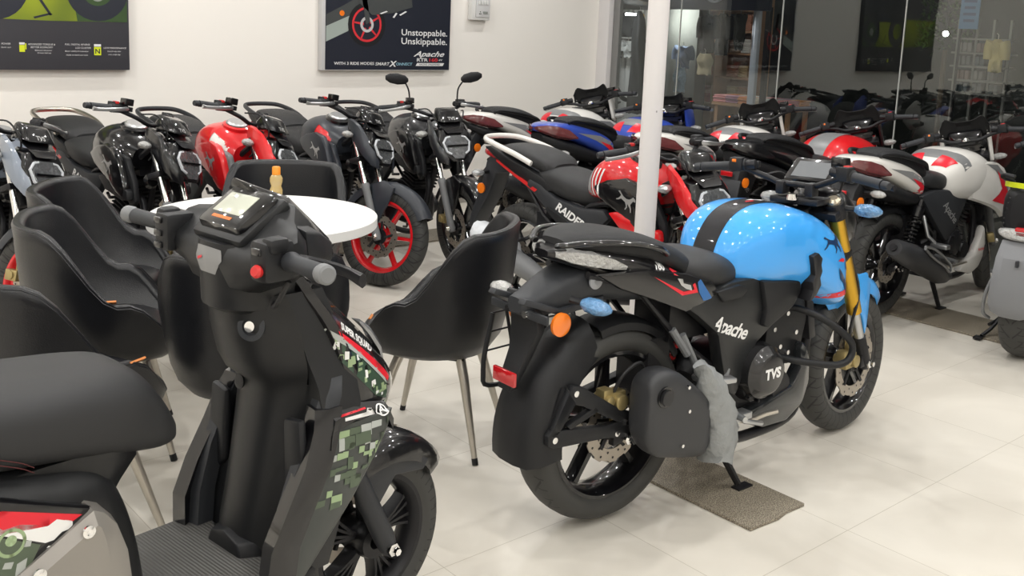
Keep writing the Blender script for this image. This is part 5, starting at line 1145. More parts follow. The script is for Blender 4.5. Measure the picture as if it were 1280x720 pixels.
# ---------------- right-edge motorcycle, seen from behind
def edge_bike():
    t = thing('motorcycle', 'grey and black motorcycle with yellow trim cut off by the right edge', 'motorcycle', (5.33, 2.04, 0), R(8)); K = 'edge'
    fx = 1.35; SM = steer_matrix(fx, R(20))
    wheel(t, 'rear_wheel', (0, 0, .318), .318, .145, GBLK, disc=0); wheel(t, 'front_wheel', (fx, 0, .305), .305, .11, GBLK, M=SM)
    fork(t, fx, SM, 'tel', top=.95)
    controls(t, SM, [(.955, 0, 1.03), (.955, .07, 1.03), (.945, .13, 1.06), (.90, .26, 1.09), (.86, .38, 1.07)], K)
    obj('front_mudguard', arc_shell((fx, 0, .305), .325, R(35), R(130), .06, .02), MGREY, t, SM)
    obj('headlight', MB().lathe([(0, .07), (.085, .05), (.09, 0), (.07, -.06), (0, -.08)], o=(1.20, 0, .86), axis='x', n=28), GBLK, t, SM)
    obj('fuel_tank', body([(.44, .82, .78, .72, .08), (.52, .92, .80, .71, .15), (.66, .97, .82, .70, .18), (.82, .95, .81, .70, .18), (.95, .88, .79, .74, .12)], e=2.7), MGREY, t)
    obj('seat', body([(-.20, .90, .87, .84, .09), (-.05, .90, .86, .82, .13), (.15, .86, .82, .77, .14), (.35, .82, .78, .73, .15), (.52, .82, .77, .73, .10)], e=2.9), SEAT, t)
    tc = obj('tail_cowl', body([(-.30, .88, .80, .70, .06), (-.26, .90, .79, .66, .105), (-.15, .90, .78, .64, .135), (.05, .86, .76, .64, .145), (.25, .80, .74, .66, .14)], e=3.4), BLK, t)
    for k in range(7): obj('cooling_fin', MB().box((-.275 + .004 * k, .045 + .004 * k, .845 - .026 * k), (.03, .075, .008), Matrix.Rotation(R(20), 3, 'Y')), GBLK, tc)
    obj('trim_strip', MB().loft([[Vector((x, y, z + h)) for h in (-.012, .012)] + [Vector((x + .015, y, z + h)) for h in (.012, -.012)] for x, y, z in ((-.20, .13, .905), (-.27, .085, .912), (-.31, .0, .915), (-.27, -.085, .912))]), YELL, t)
    obj('red_panel', MB().prism([(-.13, .885), (-.035, .885), (-.05, .80), (-.08, .74), (-.12, .78)], -.315, -.29, 'yz'), DREDL, t, bevel=.005)
    obj('grab_rail', MB().tube([(-.05, .13, .90), (-.22, .14, .94), (-.30, .10, .96), (-.31, .06, .955)], .011, 8, smooth=4), BLK, t)
    obj('tail_light', MB().box((-.315, -.02, .69), (.03, .10, .05)), REDL, t, bevel=.01)
    obj('plastic_wrap', body([(-.33, .695, .675, .655, .05), (-.31, .705, .675, .645, .10), (-.24, .70, .675, .65, .125), (-.18, .69, .675, .66, .10)], e=2.4), WRAP, t)
    hg = obj('tyre_hugger', MB().loft([[Vector((x + a, y, z)) for a, y in ((0, -w), (-.006, -w * .6), (-.006, w * .6), (0, w), (.05, w * 1.02), (.05, w * .9), (.02, w * .8), (.02, -w * .8), (.05, -w * .9), (.05, -w * 1.02))] for x, z, w in ((-.30, .64, .085), (-.355, .56, .092), (-.375, .44, .098), (-.375, .33, .100), (-.36, .285, .088), (-.35, .265, .05))]), mat('hugger_grey', (.17, .175, .185), .45), t, bevel=.004)
    obj('hugger_slot', MB().prism([(-.02, .56), (-.008, .56), (-.008, .53), (-.02, .53)], -.392, -.365, 'yz'), DGR, hg)
    obj('silencer_guard', MB().tube([(-.30, .10, .47), (-.33, .125, .36), (-.30, .135, .26), (-.24, .12, .22)], .009, 8, smooth=4), MGREY, t)
    obj('muffler', MB().tube([(.42, -.15, .22), (.2, -.17, .30), (-.15, -.2, .40)], [.03, .06, .05], 16), MGREY, t)
    engine(t, K); rear_end(t, K, fy=(.50, .50))
    obj('side_stand', MB().tube([(.35, .13, .28), (.22, .20, .08), (.12, .24, .018)], .010, 8, smooth=3).box((.10, .25, .012), (.06, .04, .01)), MBLK, t)
edge_bike()

# white bag wrapped round the exhaust of the red motorcycle
def wbag():
    m = MB(); L = []
    M = Matrix.Translation((3.65, 4.06, 0)) @ Matrix.Rotation(R(273.2), 4, 'Z')
    for k in range(12):
        t_ = k / 11; c = Vector((-.20 + .26 * t_, -.215 + .03 * t_, .440 - .06 * t_)); r = (.045 + .05 * math.sin(min(1, .15 + t_) * PI * .75))
        if k == 0: r = .02
        L.append([M @ (c + Vector((0, math.cos(a), math.sin(a))) * r * (1 + .10 * math.sin(3 * a + 2 * k) + .05 * math.sin(7 * a + k))) for a in [2 * PI * q / 18 for q in range(18)]])
    return m.loft(L)
tag(obj('plastic_bag', wbag(), WBAG, ang=75), 'white plastic bag wrapped around the exhaust of the red striped motorcycle', 'bag')

# ---------------- armchairs
def sm(x): x = max(0, min(1, x)); return x * x * (3 - 2 * x)
def chair_geo():
    def hh(c):  # c=1 back .. -1 front
        return .452 + .145 * sm((c + .80) / .55) + .253 * sm((c + .15) / .78)
    def ra(a):
        ca, sa = math.cos(a), math.sin(a)
        rx = .265 if ca > 0 else .275; ry = .300
        return (abs(ca / rx) ** 2.5 + abs(sa / ry) ** 2.5) ** (-1 / 2.5)
    N = 48; A = [2 * PI * k / N for k in range(N)]
    P = lambda a, rr, z, dr=0: Vector((math.cos(a) * (ra(a) * rr + dr), math.sin(a) * (ra(a) * rr + dr), z))
    outer = []
    for t_, rr in ((0, .40), (.0, .55), (.04, .70), (.14, .82), (.32, .895), (.55, .945), (.80, .985), (.94, 1.0)):
        outer.append([P(a, rr, .365 + (hh(-math.cos(a)) - .365) * t_) for a in A])
    rim = []
    for dr, dz in ((.004, .0), (-.008, .012), (-.022, .012), (-.036, .0), (-.038, -.012)):
        rim.append([P(a, 1.0, hh(-math.cos(a)) + dz, dr) for a in A])
    inner = []
    for t_, rr in ((.80, .985), (.5, .93), (.25, .86), (.08, .79), (.0, .72)):
        inner.append([P(a, rr, .425 + (hh(-math.cos(a)) - .425) * t_, -.036) for a in A])
    inner.append([P(a, .3, .425) for a in A])
    shell = MB().loft(outer + rim + inner)
    def seam(dr, z):  # piping along the rim
        return [P(a, 1.0, hh(-math.cos(a)) + z, dr) for a in A]
    piping = MB().tube(seam(-.004, .006), .0055, 6, closed=True)
    cush = MB().loft([[P(a, rr, z, -.036) for a in A] for rr, z in ((.70, .425), (.83, .432), (.86, .446), (.84, .462), (.76, .474), (.45, .480), (.1, .481))])
    legs = []
    for k in range(4):
        a = PI / 4 + k * PI / 2; c, s_ = math.cos(a), math.sin(a)
        legs.append(MB().tube([(c * .15, s_ * .15, .385), (c * .19, s_ * .19, .30), (c * .285, s_ * .285, .022)], [.019, .018, .0105], 14))
    feet = []
    for k in range(4):
        a = PI / 4 + k * PI / 2; c, s_ = math.cos(a), math.sin(a)
        feet.append(MB().tube([(c * .284, s_ * .284, .024), (c * .292, s_ * .292, .001)], .0115, 12))
    base = MB().box((0, 0, .362), (.26, .26, .012))
    return [x.mesh(n, **kw) for x, n, kw in ((shell, 'shell', dict(ang=60)), (piping, 'piping', {}), (cush, 'seat_cushion', dict(ang=60)), (base, 'mounting_plate', dict(bevel=.003)))], [l.mesh('leg') for l in legs], [l.mesh('foot_cap') for l in feet]
CG, CL, CF = chair_geo()
def armchair(x, y, h, label, tagpos=None, sc=1.0):
    t = thing('armchair', label, 'armchair', (x, y, 0), R(h), 'black tub armchairs around the white table'); t.scale = (sc, sc, 1)
    sh = link('shell', CG[0], LEATH, t); link('piping', CG[1], LEATH, sh); link('seat_cushion', CG[2], LEATH, t); link('mounting_plate', CG[3], MBLK, t)
    for l, f_ in zip(CL, CF): lo = link('leg', l, STEEL, t); link('foot_cap', f_, BLK, lo)
    if tagpos is not None:
        a = tagpos; c, s_ = math.cos(a), math.sin(a)
        r = (abs(c / (.265 if c > 0 else .275)) ** 2.5 + abs(s_ / .3) ** 2.5) ** (-1 / 2.5); z = .452 + .145 * sm((-c + .80) / .55) + .253 * sm((-c + .15) / .78)
        o = obj('orange_tag', MB().box((0, 0, 0), (.006, .055, .016)).xf(Matrix.Translation((c * (r - .01), s_ * (r - .01), z + .010)) @ Matrix.Rotation(a, 4, 'Z') @ Matrix.Rotation(R(50), 4, 'Y')), mat('orange_tape', (.62, .22, .06), .6), t)
armchair(1.41, 4.20, -33, 'black tub armchair with open inside facing right, left of the white table', None, 1.06)
armchair(1.19, 3.59, -20, 'black tub armchair with orange tag, between two others at the left', R(-88), 1.06)
armchair(.85, 3.02, 8, 'black tub armchair at the left edge right behind the scooter seat', R(-72), 1.06)
armchair(1.46, 2.95, 62, 'black tub armchair seen from behind, partly hidden by the scooter front', None)
armchair(2.30, 4.36, 236, 'dark grey tub armchair on the far side of the white table, facing the camera')
armchair(2.22, 2.95, 127, 'black tub armchair right of the scooter, its back next to the light blue motorcycle', R(10), 1.02)

# ---------------- round table and bottle
tb = thing('round_table', 'round white table between the scooter and the parked motorcycles', 'table', (1.94, 3.84, 0))
obj('tabletop', MB().lathe([(0, .708), (.474, .708), (.477, .711), (.477, .748), (.474, .751), (0, .751)], axis='z', n=72), mat('white_laminate', (.80, .80, .78), .35), tb)
obj('pedestal', MB().lathe([(0, .02), (.035, .02), (.035, .69), (.12, .70), (.12, .708), (0, .708)], axis='z', n=28), STEEL, tb)
obj('base', MB().lathe([(0, .0), (.23, .0), (.23, .012), (.05, .03), (0, .03)], axis='z', n=40), STEEL, tb)
bt = thing('sanitiser_bottle', 'small amber liquid bottle with orange cap on the white table', 'bottle', (2.15, 4.14, .751))
obj('bottle_body', MB().lathe([(0, 0), (.026, 0), (.029, .006), (.029, .045), (.023, .062), (.029, .082), (.029, .100), (.022, .112), (.016, .116), (0, .117)], axis='z', n=28), mat('amber_liquid_plastic', (.62, .46, .20), .12, coat=.6, trans=.35), bt)
obj('cap', MB().lathe([(0, .115), (.019, .115), (.019, .148), (.016, .152), (0, .152)], axis='z', n=24), mat('orange_cap', (.75, .25, .02), .4), bt)

# ---------------- white post
po = thing('white_post', 'slim white painted post between the red and light blue motorcycles', 'post', (3.30, 2.90, 0))
obj('post_shaft', MB().lathe([(0, 0), (.046, 0), (.046, CH), (0, CH)], axis='z', n=40), mat('post_white', (.66, .63, .62), .5, bump=.06, bscale=30), po)
obj('sticker', MB().box((.0455, -.012, 1.60), (.003, .016, .05)), mat('purple_sticker', (.12, .05, .25), .4), po)
for k in range(3): obj('scuff_mark', MB().box((-.020 + .012 * k, -.0425 + .002 * k, 1.245 + .003 * (k % 2)), (.006, .002, .008)), mat('grey_scuff', (.3, .28, .28), .7), po)

# ---------------- wall posters
def wx(px): return 3.9616 + (px - 397) * .00778
def wz(py): return 1.178 + (87 - py) * .00543
def board(x0, x1, z0, z1, label, frame):
    t = thing('poster', label, 'poster', ((x0 + x1) / 2, WY, z0)); X, Z = (x0 + x1) / 2, z0
    f = obj('poster_board', MB().box(((x0 + x1) / 2 - X, -.03, (z1 - z0) / 2), (x1 - x0, .06, z1 - z0)), frame, t, bevel=.003)
    return t, X, Z
def flat(name, t, X, Z, polys, mt, lay=0, uvo=None):
    y = -.0615 - .0008 * lay
    vs, fs = polys if isinstance(polys, tuple) else ([p for q in polys for p in q], None)
    if fs is None:
        fs = []; k = 0
        for q in polys: fs.append(list(range(k, k + len(q)))); k += len(q)
    ox, oz = uvo or (0, 0)
    me = bpy.data.meshes.new(name); me.from_pydata([(a + ox - X, y, b + oz - Z) for a, b in vs], [], fs); me.update()
    return link(name, me, mt, t)
def circ(cx, cz, r, n=28, sx=1.0, rin=None):
    if rin is None: return [[(cx + math.cos(2 * PI * k / n) * r * sx, cz + math.sin(2 * PI * k / n) * r) for k in range(n)]]
    v = [(cx + math.cos(2 * PI * k / n) * q * sx, cz + math.sin(2 * PI * k / n) * q) for q in (rin, r) for k in range(n)]
    return (v, [[k, (k + 1) % n, n + (k + 1) % n, n + k] for k in range(n)])
INK = mat('poster_navy', (.016, .019, .030), .35); PGREY = mat('poster_charcoal', (.050, .050, .058), .45)
PW = mat('print_white', (.72, .72, .72), .5); PR = mat('print_red', (.62, .03, .04), .4)
t, X, Z = board(.60, 2.481, 1.178, 2.35, 'dark poster with a green lit motorcycle picture, on the wall at the upper left', PGREY)
lx = lambda px: 1.682 + px * .00504
def glow():
    m = mat('print_green_glow', (.16, .26, .03), .5)
    nt = m.node_tree; b = nt.nodes['Principled BSDF']; tc = nt.nodes.new('ShaderNodeTexCoord'); gr = nt.nodes.new('ShaderNodeTexNoise'); gr.inputs['Scale'].default_value = 1.3
    r = nt.nodes.new('ShaderNodeValToRGB'); r.color_ramp.elements[0].position = .35; r.color_ramp.elements[0].color = (.02, .06, .012, 1); r.color_ramp.elements[1].position = .62; r.color_ramp.elements[1].color = (.30, .36, .01, 1)
    nt.links.new(tc.outputs['Object'], gr.inputs[0]); nt.links.new(gr.outputs[0], r.inputs[0]); nt.links.new(r.outputs[0], b.inputs['Base Color'])
    return m
flat('picture_ground', t, X, Z, [[(.62, wz(26)), (lx(60), wz(29)), (lx(156), wz(28)), (lx(156), wz(-40)), (.62, wz(-40))]], glow())
flat('picture_shade', t, X, Z, [[(lx(92), wz(28.5)), (lx(156), wz(28)), (lx(156), wz(-40)), (lx(80), wz(-40))]], mat('print_dark_green', (.035, .075, .02), .5, var=.4, vscale=6), .5)
flat('picture_wheel', t, X, Z, circ(lx(118), wz(-9), .20, rin=.10), INK, 1)
flat('picture_wheel', t, X, Z, circ(lx(-8), wz(-9), .21, rin=.10), INK, 1)
flat('picture_hub', t, X, Z, circ(lx(118), wz(-5), .05), mat('print_grey', (.25, .27, .25), .5), 2)
flat('picture_stand', t, X, Z, [[(lx(42), wz(0)), (lx(46), wz(0)), (lx(61), wz(22)), (lx(58), wz(23))], [(lx(57), wz(20)), (lx(62), wz(21)), (lx(40), wz(27)), (lx(38), wz(25))]], INK, 1)
flat('picture_body', t, X, Z, [[(lx(-10), wz(-30)), (lx(130), wz(-30)), (lx(150), wz(-60)), (lx(90), wz(-120)), (lx(10), wz(-130)), (lx(-30), wz(-80))]], INK, 2)
for px, py, s_ in ((47, 57, 'ADVANCED TORQUE &'), (47, 60.5, 'BETTER ECONOMY'), (49, 64, 'Balanced ride power'), (50, 67, '& lower fuel use'), (91, 56.5, 'FULL DIGITAL REVERSE'), (98, 60.5, 'LCD CLUSTER'), (90, 64.5, 'Better visibility & multicolour'), (90, 69, 'display to match your style'), (139, 60, 'LOW MAINTENANCE'), (138, 64, 'Smooth city rides'), (138, 68, 'every single day'), (5, 57, 'POWER'), (5, 61, 'Quick start')):
    flat('lettering', t, X, Z, tx(s_, size=.0155 if s_.isupper() else .0125, shear=.2), PW, 1, (lx(px), wz(py)))
flat('fuel_icon', t, X, Z, [[(lx(20.5), wz(66)), (lx(27), wz(66)), (lx(27), wz(58)), (lx(20.5), wz(58))], [(lx(27.5), wz(63)), (lx(28.8), wz(63)), (lx(28.8), wz(56)), (lx(27.5), wz(56))]], YELL, 1)
flat('gear_icon', t, X, Z, [[(lx(112), wz(69)), (lx(121), wz(69)), (lx(121), wz(59)), (lx(112), wz(59))]], YELL, 1)
flat('gear_icon', t, X, Z, [[(lx(112), wz(58.5)), (lx(121), wz(58.5)), (lx(121), wz(55.5)), (lx(112), wz(55.5))], [(lx(20.5), wz(57.5)), (lx(27), wz(57.5)), (lx(27), wz(55)), (lx(20.5), wz(55))]], PW, 1)
flat('lettering', t, X, Z, tx('N', size=.045, bold=.001), INK, 2, (lx(116.5), wz(64.5)))

t, X, Z = board(3.9616, 5.20, 1.178, 2.35, 'navy poster reading Unstoppable Unskippable with a red motorcycle wheel, on the back wall', mat('board_edge_white', (.55, .55, .55), .5))
flat('poster_print', t, X, Z, [[(3.9616 + .03, 1.184), (5.197, 1.184), (5.197, 2.346), (3.9616 + .03, 2.346)]], INK)
flat('road_light', t, X, Z, [[(wx(401.5), wz(46)), (wx(427), wz(30)), (wx(432), wz(6)), (wx(401.5), wz(24))]], mat('print_pale_green', (.32, .37, .34), .5), 1)
flat('road_dark', t, X, Z, [[(wx(401.5), wz(24)), (wx(432), wz(6)), (wx(440), wz(-4)), (wx(440), wz(-20)), (wx(401.5), wz(8))]], mat('print_road', (.05, .055, .055), .5), 1)
cxw, czw = wx(449), wz(20)
flat('picture_tyre', t, X, Z, circ(cxw, czw, .175, rin=.13), mat('print_black', (.006, .006, .007), .5), 2)
flat('picture_rim', t, X, Z, circ(cxw, czw, .138, rin=.120), PR, 3)
for k in range(5):
    a = .5 + k * 2 * PI / 5; c, s_ = math.cos(a), math.sin(a)
    flat('picture_spoke', t, X, Z, [[(cxw + c * .03 - s_ * .010, czw + s_ * .03 + c * .010), (cxw + c * .125 - s_ * .006, czw + s_ * .125 + c * .006), (cxw + c * .125 + s_ * .006, czw + s_ * .125 - c * .006), (cxw + c * .03 + s_ * .010, czw + s_ * .03 - c * .010)]], PR, 3)
flat('picture_disc', t, X, Z, circ(cxw, czw, .062, rin=.040), mat('print_silver', (.5, .5, .5), .4), 4)
flat('picture_fork', t, X, Z, [[(cxw - .01, czw), (cxw + .03, czw + .02), (cxw - .02, czw + .30), (cxw - .07, czw + .30)]], mat('print_road'), 5)
flat('picture_fairing', t, X, Z, [[(wx(455), wz(6)), (wx(480), wz(2)), (wx(505), wz(-8)), (wx(500), wz(-60)), (wx(430), wz(-60)), (wx(440), wz(-10))]], mat('print_road'), 5)
flat('picture_indicator', t, X, Z, circ(wx(419.5), wz(5), .022), ORNG, 3)
for a_, b_ in (((464, 3), (474, 0)), ((480, 8), (486, 2)), ((488, 4), (498, -1))): flat('picture_highlight', t, X, Z, [[(wx(a_[0]), wz(a_[1])), (wx(a_[0] + 2), wz(a_[1] + 1)), (wx(b_[0]), wz(b_[1])), (wx(b_[0] - 2), wz(b_[1] - 1))]], PW, 6)
def wtext(s_, x0, x1, py, mt, lay=1, sy=.8, **k):
    vs, fs = tx(s_, size=1.0, **k); a = min(v[0] for v in vs); b = max(v[0] for v in vs); sc = (x1 - x0) / (b - a)
    return flat('lettering', t, X, Z, ([((v[0] - a) * sc, v[1] * sc * sy) for v in vs], fs), mt, lay, (x0, wz(py)))
wtext('Unstoppable.', wx(492), wx(552), 30, PW, bold=.012); wtext('Unskippable.', wx(492), wx(552), 43, PW, bold=.012)
wtext('Apache', wx(508), wx(549), 62, PW, sy=.62, shear=.5, bold=.02); wtext('RTR', wx(512.5), wx(527), 71, PW, sy=.6, bold=.02); wtext('160', wx(529), wx(540), 71, PR, sy=.6, bold=.02); wtext('4V', wx(541), wx(547), 71, PW, sy=.6, shear=.3)
flat('white_bar', t, X, Z, [[(wx(511), wz(80)), (wx(547), wz(80)), (wx(549), wz(75.5)), (wx(513), wz(75.5))]], PW, 1)
wtext('RACING UNLEASHED', wx(516), wx(543), 77.8, INK, 2, bold=.01)
wtext('WITH 3 RIDE MODES', wx(411), wx(458.5), 77, PW, bold=.015); wtext('SMART', wx(460), wx(478), 77.5, PW, bold=.015, shear=.2)
wtext('X', wx(477), wx(487), 77.5, PW, bold=.03, shear=.2); wtext('ONNECT', wx(486), wx(507), 77.5, mat('print_pale_blue', (.25, .45, .55), .5), bold=.015, shear=.2)

sb_ = thing('switchboard', 'white electrical switchboard with a socket, high on the back wall', 'switchboard', (5.53, WY, 1.62))
obj('box', MB().box((0, -.03, .10), (.20, .06, .21)), mat('switch_white', (.72, .72, .70), .4), sb_, bevel=.006)
obj('face_plate', MB().box((.015, -.064, .105), (.155, .008, .17)), mat('switch_ivory', (.62, .62, .62), .35), sb_, bevel=.003)
for x in (-.03, 0.0, .03, .06): obj('switch', MB().box((x, -.071, .145), (.020, .008, .035)), mat('switch_white'), sb_, bevel=.002)
for x, z in ((-.025, .05), (-.01, .05), (-.0175, .066)): obj('socket_hole', MB().lathe([(0, 0), (.004, 0), (.004, -.004)], o=(x, -.0685, z), n=8), BSTK, sb_)
obj('indicator_dot', MB().box((.04, -.070, .06), (.05, .004, .02)), mat('print_grey'), sb_)
# ------------------------------------------------------------------ the street beyond the glass
GZ = -.34
def yp(px, X=11.0): return (10.63 - .0141 * (px - 760)) if X == 11.0 else (10.63 - .0141 * (px - 760)) * X / 11.0
def zp(py, X=11.0): return 1.59 + (1.32 + .0116 * (60 - py) - 1.59) * X / 11.0
ASPH = mat('street_ground', (.11, .105, .095), .8, var=.3, vscale=1.2, bump=.2, bscale=20)
struct('trim_30', MB().prism([(GX + .06, -3), (18, -3), (18, 16), (GX + .06, 16)], GZ - .05, GZ, 'xy'), ASPH)['kind'] = 'structure'
struct('wall_street_far', MB().prism([(14.5, -3), (14.7, -3), (14.7, 16), (14.5, 16)], GZ, 5, 'xy'), mat('dark_far_wall', (.035, .04, .038), .9))
struct('wall_street_end', MB().prism([(7.3, 15), (14.5, 15), (14.5, 15.2), (7.3, 15.2)], GZ, 5, 'xy'), mat('dark_far_wall'))

def garment(name, label, cat, X, px0, px1, py0, py1, mt, kind='shirt', seed=1, grp=None, rect=None):
    rnd = random.Random(seed); x = X
    y0, y1 = yp(px0, X), yp(px1, X); z1, z0 = zp(py0, X), zp(py1, X)
    if rect: y0, y1, z1, z0 = rect
    yc = (y0 + y1) / 2; W = abs(y1 - y0) / 2; H = z1 - z0
    m = MB(); L = []
    prof = {'shirt': ((0, .15), (.05, .55), (.12, .92), (.3, 1.0), (.55, .86), (1, .92)), 'robe': ((0, .12), (.04, .5), (.1, .8), (.3, .75), (.6, .9), (1, 1.05)), 'trouser': ((0, .75), (.1, .9), (.3, 1.0), (.6, .9), (1, .85)), 'cloth': ((0, .8), (.1, 1.0), (.5, .85), (1, .6))}[kind]
    for i in range(15):
        t_ = i / 14
        for a, b in zip(prof, prof[1:]):
            if a[0] <= t_ <= b[0]: w = a[1] + (b[1] - a[1]) * (t_ - a[0]) / (b[0] - a[0]); break
        th = .05 + .02 * math.sin(t_ * 9 + seed)
        L.append([Vector((x + math.sin(a) * th * (1 + .35 * math.sin(5 * a + t_ * 4 + seed)), yc + math.cos(a) * W * w * (1 + .03 * math.sin(t_ * 12 + seed)), z1 - H * t_ + .01 * math.sin(6 * a))) for a in [2 * PI * k / 22 for k in range(22)]])
    t = thing(name, label, cat, (x, yc, z1), 0, grp); I = Matrix.Translation((-x, -yc, -z1))
    m.loft(L).xf(I)
    b = obj('cloth_body', m, mt, t, ang=70)
    if kind == 'shirt':
        for s in (-1, 1): obj('sleeve', MB().tube([(0, s * W * .72, -.08 * H), (.0, s * W * 1.05, -.28 * H), (0, s * W * 1.12, -.62 * H)], [.07, .06, .05], 10, smooth=3), mt, t)
    obj('hanger', MB().tube([(0, -W * .5, -.04), (0, 0, .01), (0, W * .5, -.04)], .006, 6).tube([(0, 0, .01), (0, 0, .05), (0, .02, .07)], .004, 6), STEEL, t)
    return t
# corrugated stall
def corrugated(X, y0, y1, z0, z1):
    m = MB(); n = int(abs(y1 - y0) / .02); vs = []
    a = [Vector((X + .018 * math.sin(k * 1.15), y0 + (y1 - y0) * k / n, z)) for z in (z0, z1) for k in range(n + 1)]
    b = [v + Vector((.02, 0, 0)) for v in a]
    m.add(a, [[k, k + 1, n + 2 + k, n + 1 + k] for k in range(n)]); m.add(b, [[k, n + 1 + k, n + 2 + k, k + 1] for k in range(n)])
    return m
st = thing('market_stall', 'corrugated metal clothes stall seen through the glass left of the white post', 'stall', (11.3, 10.1, GZ))
I = Matrix.Translation((-11.3, -10.1, -GZ))
obj('corrugated_sheet', corrugated(11.35, 11.5, 9.5, GZ, 1.95).xf(I), mat('zinc_sheet', (.55, .56, .55), .4, metal=.4), st)
obj('rail', MB().box((11.28, 10.6, 1.42), (.05, 1.7, .05)).xf(I), MBLK, st)
obj('canopy', MB().box((10.9, 10.55, 1.98), (1.4, 2.2, .10), Matrix.Rotation(R(6), 3, 'Y')).xf(I), mat('canopy_tarp', (.05, .055, .06), .7, var=.3, vscale=8), st)
for y in (11.3, 10.62, 9.55): obj('post', MB().box((11.0, y, .8), (.05, .05, 2.3)).xf(I), STEEL, st)
BKC = mat('black_cotton', (.020, .022, .025), .9, var=.3, vscale=12)
garment('hanging_jacket', 'dark jacket with spread sleeves hanging high on the corrugated stall', 'jacket', 10.95, 773, 796, 17, 46, BKC, 'shirt', 1)
garment('hanging_shirt', 'dark shirt hanging low at the left of the corrugated stall', 'shirt', 11.15, 769, 782, 50, 73, mat('charcoal_cotton', (.03, .032, .035), .9), 'shirt', 2)
garment('hanging_shirt', 'pale grey patterned shirt hanging low on the corrugated stall', 'shirt', 11.0, 784, 795, 52, 72, mat('pale_grey_cotton', (.34, .35, .34), .9, var=.4, vscale=60), 'shirt', 3)
garment('hanging_cloth', 'bright yellow cloth hanging on the stall left of the white post', 'cloth', 10.9, 798, 810, 18, 53, mat('yellow_cloth', (.80, .46, .03), .8), 'cloth', 4)
garment('hanging_robe', 'long dark robe hanging beside the white post beyond the glass', 'robe', 10.4, 793, 814, 14, 142, mat('dark_robe', (.035, .037, .040), .9), 'robe', 5)
